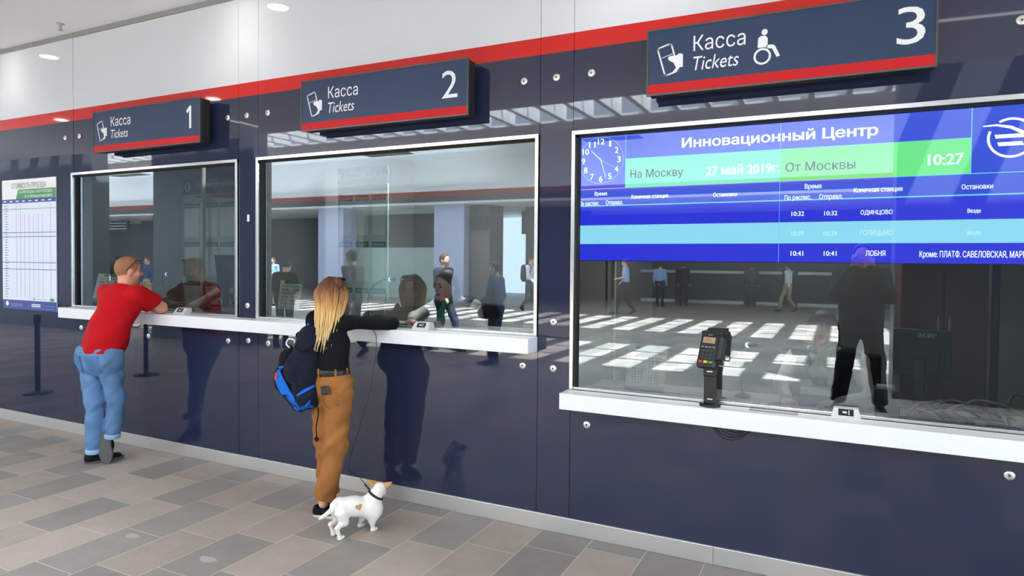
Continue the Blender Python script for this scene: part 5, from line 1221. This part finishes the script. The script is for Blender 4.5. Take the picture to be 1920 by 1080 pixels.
F = Field(); cn = D_['nb'].lerp(hd, .30); ct = (hd-D_['nb']).normalized(); e1 = ct.orthogonal().normalized(); e2 = ct.cross(e1)
for i in range(20):
    a0, a1 = 2*math.pi*i/20, 2*math.pi*(i+1)/20; F.cap(cn+(e1*math.cos(a0)+e2*math.sin(a0))*.048, cn+(e1*math.cos(a1)+e2*math.sin(a1))*.048, .0075, .0075, .004)
field_obj(F, .0035, 'collar', mat('collar_black', srgb(16, 16, 18), .5), dog)
for p in (pawHN, pawHF, pawFN, pawFF):
    mb = MB()
    for q in (-1, 0, 1): c = p+bd_*.027+Vector((.93, -.37, 0))*q*.007; mb.tube([c+Vector((0, 0, .012))-bd_*.004, c+bd_*.004+Vector((0, 0, .003))], [.0028, .001], 5)
    kid(mb, 'claw', claw, dog)
F = Field(); F.ell(hd+hfw*.100-hup*.020, (.010, .008, .008), (hr, hfw, hup), .002); field_obj(F, .003, 'nose', claw, dog)
# leash from the collar up behind the trouser leg to her hand
l0 = A(692, 917, -.545); lp = [l0, A(688, 912, -.545), A(672, 892, -.44), A(655, 868, -.38), Vector((-2.90, -.27, .80)), Vector((-2.92, -.16, 1.15)), Vector((-2.95, -.165, 1.262))]
r = empty('dog_leash', tuple(l0), 'thin dark dog leash running from the dog up behind the tan trousers', 'leash')
mb = MB(); mb.tube(smooth_path(lp, 6), .0022, 6); kid(mb, 'cord', black_p, r)
mb = MB(); mb.tube([l0, A(689, 913.5, -.545)], .0058, 8); mb.tube([A(687.5, 912, -.545), A(684.5, 908, -.535)], .0062, 8); kid(mb, 'snap_hook', mat('hook_black', srgb(20, 20, 22), .3, .6), r)
# ------------------------------------------------------------------ cashiers behind the glass
blouse = cloth('white_blouse', srgb(236, 234, 228), .05, 30); vest_m = cloth('dark_vest', srgb(28, 30, 42), .1, 30); scarf_m = cloth('green_scarf', srgb(30, 140, 92), .12, 40); skirt_m = cloth('dark_skirt', srgb(26, 28, 38), .1, 30)
hair_b = mat('hair_brown', srgb(74, 48, 36), .55, noise=.2, nscale=200); hair_k = mat('hair_dark', srgb(34, 28, 26), .55, noise=.2, nscale=200)
def vest_scarf(res, J, o, h):
    V = {k: Vector(v) for k, v in J.items() if isinstance(v, tuple) and len(v) == 3}; s = o.get('s', 1); up = Vector((0, 0, 1)); fv = Vector(J['fv']); wv = V['pelvis'].lerp(V['chest'], .45); tr = o['torso']
    F = Field(); fl = (fv, o.get('flat', .68)); e = .012
    F.cap(V['pelvis'], wv, tr[0]*s+e, tr[1]*s+e, .05, fl); F.cap(wv, V['chest'], tr[1]*s+e, tr[2]*s+e, .06, fl); F.cap(V['chest'], V['neck']-up*.05, tr[2]*.75*s+e, .07*s+e, .07, fl)
    for q in 'RL': F.cap(V['neck']-up*.05, V['neck'].lerp(V['sh'+q], .75), .062*s+e, .060*s+e, .05)
    top = V['neck']+fv*.12; F.cap(top+up*.04, V['chest'].lerp(wv, .7)+fv*.15, .085, .012, .01, sub=True); F.cut(V['neck']+up*.0, up+fv*.3)
    field_obj(F, h, 'vest', vest_m, res['root'])
    F = Field(); n = V['neck']
    for i in range(14):
        a0, a1 = 2*math.pi*i/14, 2*math.pi*(i+1)/14; P_ = lambda a: n+Vector((.066*s*math.cos(a), .066*s*math.sin(a), 0))+fv*(.012*1)-up*(.022*(Vector((math.cos(a), math.sin(a), 0)).dot(fv)))
        F.cap(P_(a0), P_(a1), .018, .018, .01)
    k = n+fv*.085-up*.03; F.ell(k, (.026, .022, .024), None, .01); F.cap(k, k-up*.11+fv*.035+Vector((.02, 0, 0)), .022, .034, .01, (fv, .35)); F.cap(k, k-up*.09+fv*.03-Vector((.035, 0, 0)), .02, .028, .01, (fv, .35))
    field_obj(F, h*.7, 'neck_scarf', scarf_m, res['root'])
oc = dict(f=1, s=.96, top=blouse, bottom=skirt_m, shoe=skirt_m, torso=(.15, .135, .15), hem=.02, hem_z=-.02, leg_r=(.09, .07, .06), sleeve_r=(.052, .042, .034), hair=hair_b, fold=.004, seed=21, neckcut=False, top_name='blouse', legs_name='trousers')
JC = dict(pelvis=(-2.66, .98, 1.02), chest=(-2.70, .74, 1.30), neck=(-2.725, .55, 1.44), head=(-2.735, .46, 1.548), hf=(-.34, -.92, -.16), hu=(-.05, -.15, 1), fv=(-.2, -.98, 0), shR=(-2.895, .60, 1.385), shL=(-2.535, .56, 1.385), elR=(-2.965, .36, 1.30), elL=(-2.49, .66, 1.14), wrR=(-2.900, .235, 1.285), wrL=(-2.60, .80, 1.10), hdR=(.45, -.88, -.05), hdL=(-.8, .1, 0), hnR=(0, 0, 1), hnL=(0, 0, 1))
c2 = person('cashier in a white blouse and green neck scarf seated behind the middle window', JC, dict(oc, hair_style='long', legs=False), .007); vest_scarf(c2, JC, dict(oc), .008)
JC = dict(pelvis=(.06, .98, .82), chest=(-.03, .70, 1.10), neck=(-.07, .52, 1.235), head=(-.085, .43, 1.345), hf=(-.35, -.80, -.48), hu=(-.05, -.5, .85), fv=(-.2, -.95, -.2), shR=(-.235, .56, 1.155), shL=(.125, .54, 1.155), elR=(-.30, .34, 1.02), elL=(.17, .42, .965), wrR=(-.255, .245, .955), wrL=(.02, .30, .95), hdR=(.1, -1, -.15), hdL=(-.9, -.4, -.05), hnR=(0, 0, 1), hnL=(0, 0, 1))
c3 = person('cashier in a white blouse and green scarf bending over the desk in the right booth', JC, dict(oc, seed=22, hair=hair_k, hair_style='long', legs=False), .007); vest_scarf(c3, JC, dict(oc), .008)
JC = dict(pelvis=(-5.30, 1.18, 1.02), chest=(-5.38, .88, 1.33), neck=(-5.395, .76, 1.49), head=(-5.405, .69, 1.605), hf=(-.15, -.98, -.1), hu=(0, -.1, 1), fv=(-.1, -.99, 0), shR=(-5.565, .78, 1.43), shL=(-5.215, .76, 1.43), elR=(-5.61, .55, 1.31), elL=(-5.10, .90, 1.16), wrR=(-5.52, .36, 1.285), wrL=(-5.24, 1.02, 1.10), hnR=(0, 0, 1), hnL=(0, 0, 1))
c1 = person('cashier in a white blouse and dark vest beside the monitor in the left booth', JC, dict(oc, seed=23, hair_style='long', legs=False), .010); vest_scarf(c1, JC, dict(oc), .010)
for nm, (x, y, z) in {'middle': (-2.66, 1.02, .86), 'right': (.08, 1.04, .62), 'left': (-5.36, 1.16, .86)}.items():
    r = empty('office_chair', (x, y, 0), 'dark office chair under the cashier in the %s booth' % nm, 'chair'); mb = MB(); mb.rbox(x-.22, x+.22, y-.20, y+.20, z-.07, z-.005, .03); kid(mb, 'seat', black_p, r)
    mb = MB(); mb.rbox(x-.20, x+.20, y+.26, y+.31, z+.12, z+.50, .02); mb.box(x-.03, x+.03, y+.20, y+.30, z-.05, z+.16); kid(mb, 'backrest', black_p, r)
    mb = MB(); mb.tube([(x, y, .05), (x, y, z-.05)], .025, 10); kid(mb, 'column', steel, r)
    for i in range(5):
        a = i*2*math.pi/5; mb = MB(); mb.tube([(x, y, .09), (x+.26*math.cos(a), y+.26*math.sin(a), .05)], [.02, .014], 8); mb.tube([(x+.26*math.cos(a)-.015, y+.26*math.sin(a), .026), (x+.26*math.cos(a)+.015, y+.26*math.sin(a), .026)], .025, 10); kid(mb, 'leg', black_p, r)

# ------------------------------------------------------------------ travellers behind the camera, seen in the glass
suit = cloth('suit_navy', srgb(44, 50, 66), .1, 20); denim = cloth('denim_jacket', srgb(64, 88, 128), .2, 14); jn = cloth('dark_jeans', srgb(52, 66, 98), .2, 14); greyj = cloth('grey_jacket', srgb(92, 92, 96), .1, 20); wsh = cloth('white_shirt', srgb(226, 230, 238), .05, 20); lb = cloth('light_blue_shirt', srgb(150, 186, 232), .06, 20); blk = cloth('black_cloth', srgb(24, 24, 28), .1, 20); beige = cloth('beige_trousers', srgb(172, 150, 118), .1, 20); dgrey = cloth('charcoal_cloth', srgb(58, 60, 66), .1, 20); bsh = mat('dark_shoe', srgb(24, 22, 22), .4)
HB = .017
def walker(px, py, hgt, heading, label, o, **ov):
    p = mirror_floor(px, py); J = stand_joints(p.x, p.y, heading, hgt, **ov); q = dict(s=hgt/1.75, shoe=bsh, hair=hair_b, legs_name='trousers'); q.update(o)
    r = person(label, J, q, HB, (p.x, p.y, 0)); return r, J
sm, JS = walker(826, 656, 1.86, 8, 'man in a dark navy suit walking, reflected in the middle window', dict(top=suit, bottom=suit, hem_z=-.16, hem=.16, torso=(.185, .165, .178), top_name='suit_jacket'), **WALK)
F = Field(); n = Vector(JS['neck']); F.cap(n-Vector((0, 0, .03)), n+Vector((0, 0, .02)), .066, .064, .01); field_obj(F, .010, 'shirt_collar', wsh, sm['root'])
wm, JD = walker(925, 682, 1.72, 175, 'woman in a blue denim jacket with a dark shoulder bag, reflected in the middle window', dict(f=1, top=denim, bottom=jn, hem_z=-.08, hem=.08, torso=(.170, .150, .165), hair=hair_k), wrR=(.12, .28, 1.02), elR=(.23, .02, 1.14))
c = Vector(JD['hipR'])+Vector((-.02, .14, .02)); F = Field(); F.cap(c+Vector((-.12, 0, -.06)), c+Vector((.12, 0, -.06)), .10, .10, .04, ((0, 1, 0), .6)); F.cap(c+Vector((-.09, 0, .06)), c+Vector((.09, 0, .06)), .05, .05, .05, ((0, 1, 0), .6))
rb2 = empty('shoulder_bag', tuple(c-Vector((0, 0, .16))), 'dark shoulder bag hanging at the hip of the woman in denim', 'bag'); field_obj(F, .014, 'body', blk, rb2)
mb = MB(); s_ = Vector(JD['shR']); mb.tube(smooth_path([c+Vector((-.09, 0, .09)), (c+s_)/2+Vector((-.06, .03, .05)), s_+Vector((0, .02, .075)), (c+s_)/2+Vector((.08, .03, .05)), c+Vector((.09, 0, .09))]), .010, 6); kid(mb, 'strap', blk, rb2)
cm, JCp = walker(655, 668, 1.90, 180, 'man in a peaked cap and grey jacket, reflected above the blonde hair', dict(top=greyj, bottom=dgrey, hem_z=-.12, hem=.12, torso=(.185, .170, .180), top_name='jacket', hair=hair_k), **WALK)
h_ = Vector(JCp['head']); F = Field(); F.ell(h_+Vector((0, 0, .045)), (.098, .098, .082), None, .01); F.cap(h_+Vector((-.07, 0, .052)), h_+Vector((-.155, 0, .040)), .062, .050, .01, ((0, 0, 1), .14)); F.cut(h_+Vector((0, 0, .034)), (0, 0, -1)); field_obj(F, .009, 'peaked_cap', dgrey, cm['root'])
pw_, JP = walker(990, 585, 1.84, 0, 'man in a white shirt with a dark rucksack, reflected in the middle window', dict(top=wsh, bottom=dgrey), **WALK)
c = Vector(JP['chest'])+Vector((-.24, 0, -.05)); F = Field(); F.cap(c+Vector((0, 0, .12)), c+Vector((0, 0, -.16)), .15, .17, .05, ((1, 0, 0), .55)); rb3 = empty('rucksack', tuple(c-Vector((0, 0, .33))), 'dark rucksack on the back of the man in the white shirt', 'backpack'); field_obj(F, .016, 'body', blk, rb3)
for q in 'RL':
    s_ = Vector(JP['sh'+q])*.75+Vector(JP['neck'])*.25; mb = MB(); mb.tube(smooth_path([c+Vector((.06, (s_.y-c.y), .15)), s_+Vector((0, 0, .07)), s_+Vector((.12, 0, -.06)), c+Vector((.22, (s_.y-c.y)*1.2, -.20))]), .014, 6); kid(mb, 'strap', blk, rb3)
walker(527, 652, 1.72, 250, 'dark-clothed person bowing the head, reflected beside the hours notice of the middle window', dict(top=blk, bottom=dgrey, torso=(.19, .175, .185), hair=hair_k), head=(0, .10, 1.60), hf=(0, .8, -.5), hu=(0, .5, .8), wrR=(.10, .25, 1.10), wrL=(-.10, .25, 1.10), elR=(.24, .05, 1.15), elL=(-.24, .05, 1.15))
walker(508, 574, 1.76, 90, 'person in a light blue top at the left edge of the middle window reflection', dict(top=lb, bottom=dgrey, sleeve=.7))
walker(1172, 588, 1.86, 175, 'man in a light blue shirt and black trousers striding, reflected below the departures screen', dict(top=lb, bottom=blk, sleeve=.75), **dict(WALK, wrR=(.20, .24, 1.12), elR=(.24, .0, 1.17)))
walker(1237, 573, 1.75, 270, 'person in a pale shirt standing at the far counter, leftmost of that group', dict(top=lb, bottom=blk))
walker(1281, 571, 1.78, 270, 'person in black standing at the far counter, second of that group', dict(top=blk, bottom=blk, hair=hair_k))
walker(1410, 573, 1.76, 270, 'person in a grey jacket standing at the far counter, third of that group', dict(top=greyj, bottom=dgrey, hem_z=-.15, hem=.15, top_name='jacket'))
walker(1478, 583, 1.76, 200, 'person in a white shirt and beige trousers standing before the far counter', dict(top=wsh, bottom=beige), **WALK)
walker(190, 563, 1.78, 20, 'person in a pale blue shirt, left one of those reflected in the left window', dict(top=lb, bottom=dgrey))
walker(219, 573, 1.84, 250, 'person in dark clothes, middle one of those reflected in the left window', dict(top=dgrey, bottom=blk, hair=hair_k))
walker(276, 577, 1.76, 90, 'person in a blue jacket reflected right of the bare head in the left window', dict(top=denim, bottom=beige, top_name='jacket'))
Jp = stand_joints(.25, -4.78, 90, 2.0, kneeR=(.15, .02, .50), ankR=(.19, .0, .085), kneeL=(-.14, .03, .50), ankL=(-.20, .02, .085), elR=(.25, .10, 1.20), elL=(-.25, .10, 1.20), wrR=(.08, .22, 1.52), wrL=(-.08, .22, 1.52), hdR=(-.4, .3, .8), hdL=(.4, .3, .8))
person('tall person in a dark jacket with raised elbows, reflected in the right-hand window', Jp, dict(s=1.14, top=cloth('dark_jacket', srgb(42, 44, 48), .1, 20), bottom=cloth('dark_trousers', srgb(34, 32, 34), .1, 20), shoe=bsh, sole=sole_w, torso=(.215, .20, .205), flat=.72, hem_z=-.14, hem=.14, sleeve_r=(.08, .07, .055), hair=hair_k, top_name='jacket', leg_r=(.105, .085, .075)), .016, (.27, -4.78, 0))

# ------------------------------------------------------------------ far side of the hall: counters, hanging signs, panel, barrier posts
dkb = mat('far_counter_navy', srgb(48, 50, 62), .4)
for j, (xa, xb) in enumerate(((-7.95, -6.45), (-5.85, -3.55), (-3.10, -2.05), (-1.45, .6))):
    r = empty('far_counter', ((xa+xb)/2, -25.4, 0), 'white topped counter across the hall, %s of its reflected row' % ('first from the left', 'second from the left', 'third from the left', 'rightmost')[j], 'counter', 'counters across the hall')
    mb = MB(); mb.rbox(xa, xb, -25.6, -25.2, 1.30, 1.42, .01); kid(mb, 'counter_top', stone_w, r); mb = MB(); mb.box(xa, xb, -25.6, -25.35, .14, 1.30); kid(mb, 'front', dkb, r)
    mb = MB(); mb.box(xa, xb, -25.6, -25.34, 0, .14); kid(mb, 'plinth', steel, r)
hs = mat('hanging_sign_dark', srgb(40, 44, 54), .5); hl = mat('hanging_sign_text', srgb(200, 206, 214), .6)
for j, (xa, xb, z0, z1, y, tx) in enumerate(((-39.0, -35.95, 3.22, 3.80, -20, 1), (-35.35, -33.6, 3.02, 3.80, -20.3, 0), (-13.35, -12.62, 2.93, 3.47, -19.2, 0))):
    r = empty('hanging_sign', ((xa+xb)/2, y, z0), ['dark direction sign with pale lines hanging across the hall, reflected in the left window', 'dark blank screen hanging across the hall beside the direction sign', 'small dark screen hanging in front of the bright doorway, reflected in the middle window'][j], 'hanging sign')
    mb = MB(); mb.rbox(xa, xb, y-.06, y, z0, z1, .01); kid(mb, 'panel', hs, r)
    for xx in (xa+.3*(xb-xa), xa+.7*(xb-xa)):
        mb = MB(); mb.tube([(xx, y-.03, z1-.01), (xx, y-.03, 3.94)], .012, 6); kid(mb, 'rod', hs, r)
    if tx:
        mb = MB()
        for q, (a, b) in enumerate(((.08, .78), (.08, .66), (.08, .9))): mb.box(xb-(xb-xa)*b, xb-(xb-xa)*a, y, y+.004, z1-.14-.16*q, z1-.09-.16*q)
        kid(mb, 'text_line', hl, r)
mb = MB(); mb.rbox(-19.7, -15.75, -20.398, -20.33, 2.25, 3.72, .02); o = mb.build('dark_display', mat('display_dark', srgb(62, 64, 68), .4), None, origin=(-17.7, -20.36, 2.25)); tag(o, 'wide dark display on the pale green kiosk wall, reflected in the middle window', 'display')
postm = mat('barrier_dark', srgb(40, 40, 44), .4, .5)
for j, (x, y) in enumerate(((-9.11, -.93), (-9.16, -2.43))):
    r = empty('barrier_post', (x, y, 0), ['belt barrier post nearest the fare poster, reflected in the blue wall', 'belt barrier post farther out from the wall, reflected under the left counter'][j], 'barrier post')
    mb = MB(); mb.lathe([(.17, 0), (.17, .012), (.03, .03)], 24, 0, Matrix.Translation((x, y, 0))); kid(mb, 'base', postm, r); mb = MB(); mb.tube([(x, y, .02), (x, y, .96)], .032, 14); kid(mb, 'pole', postm, r); mb = MB(); mb.tube([(x, y, .90), (x, y, 1.0)], .042, 14); kid(mb, 'belt_head', black_p, r)
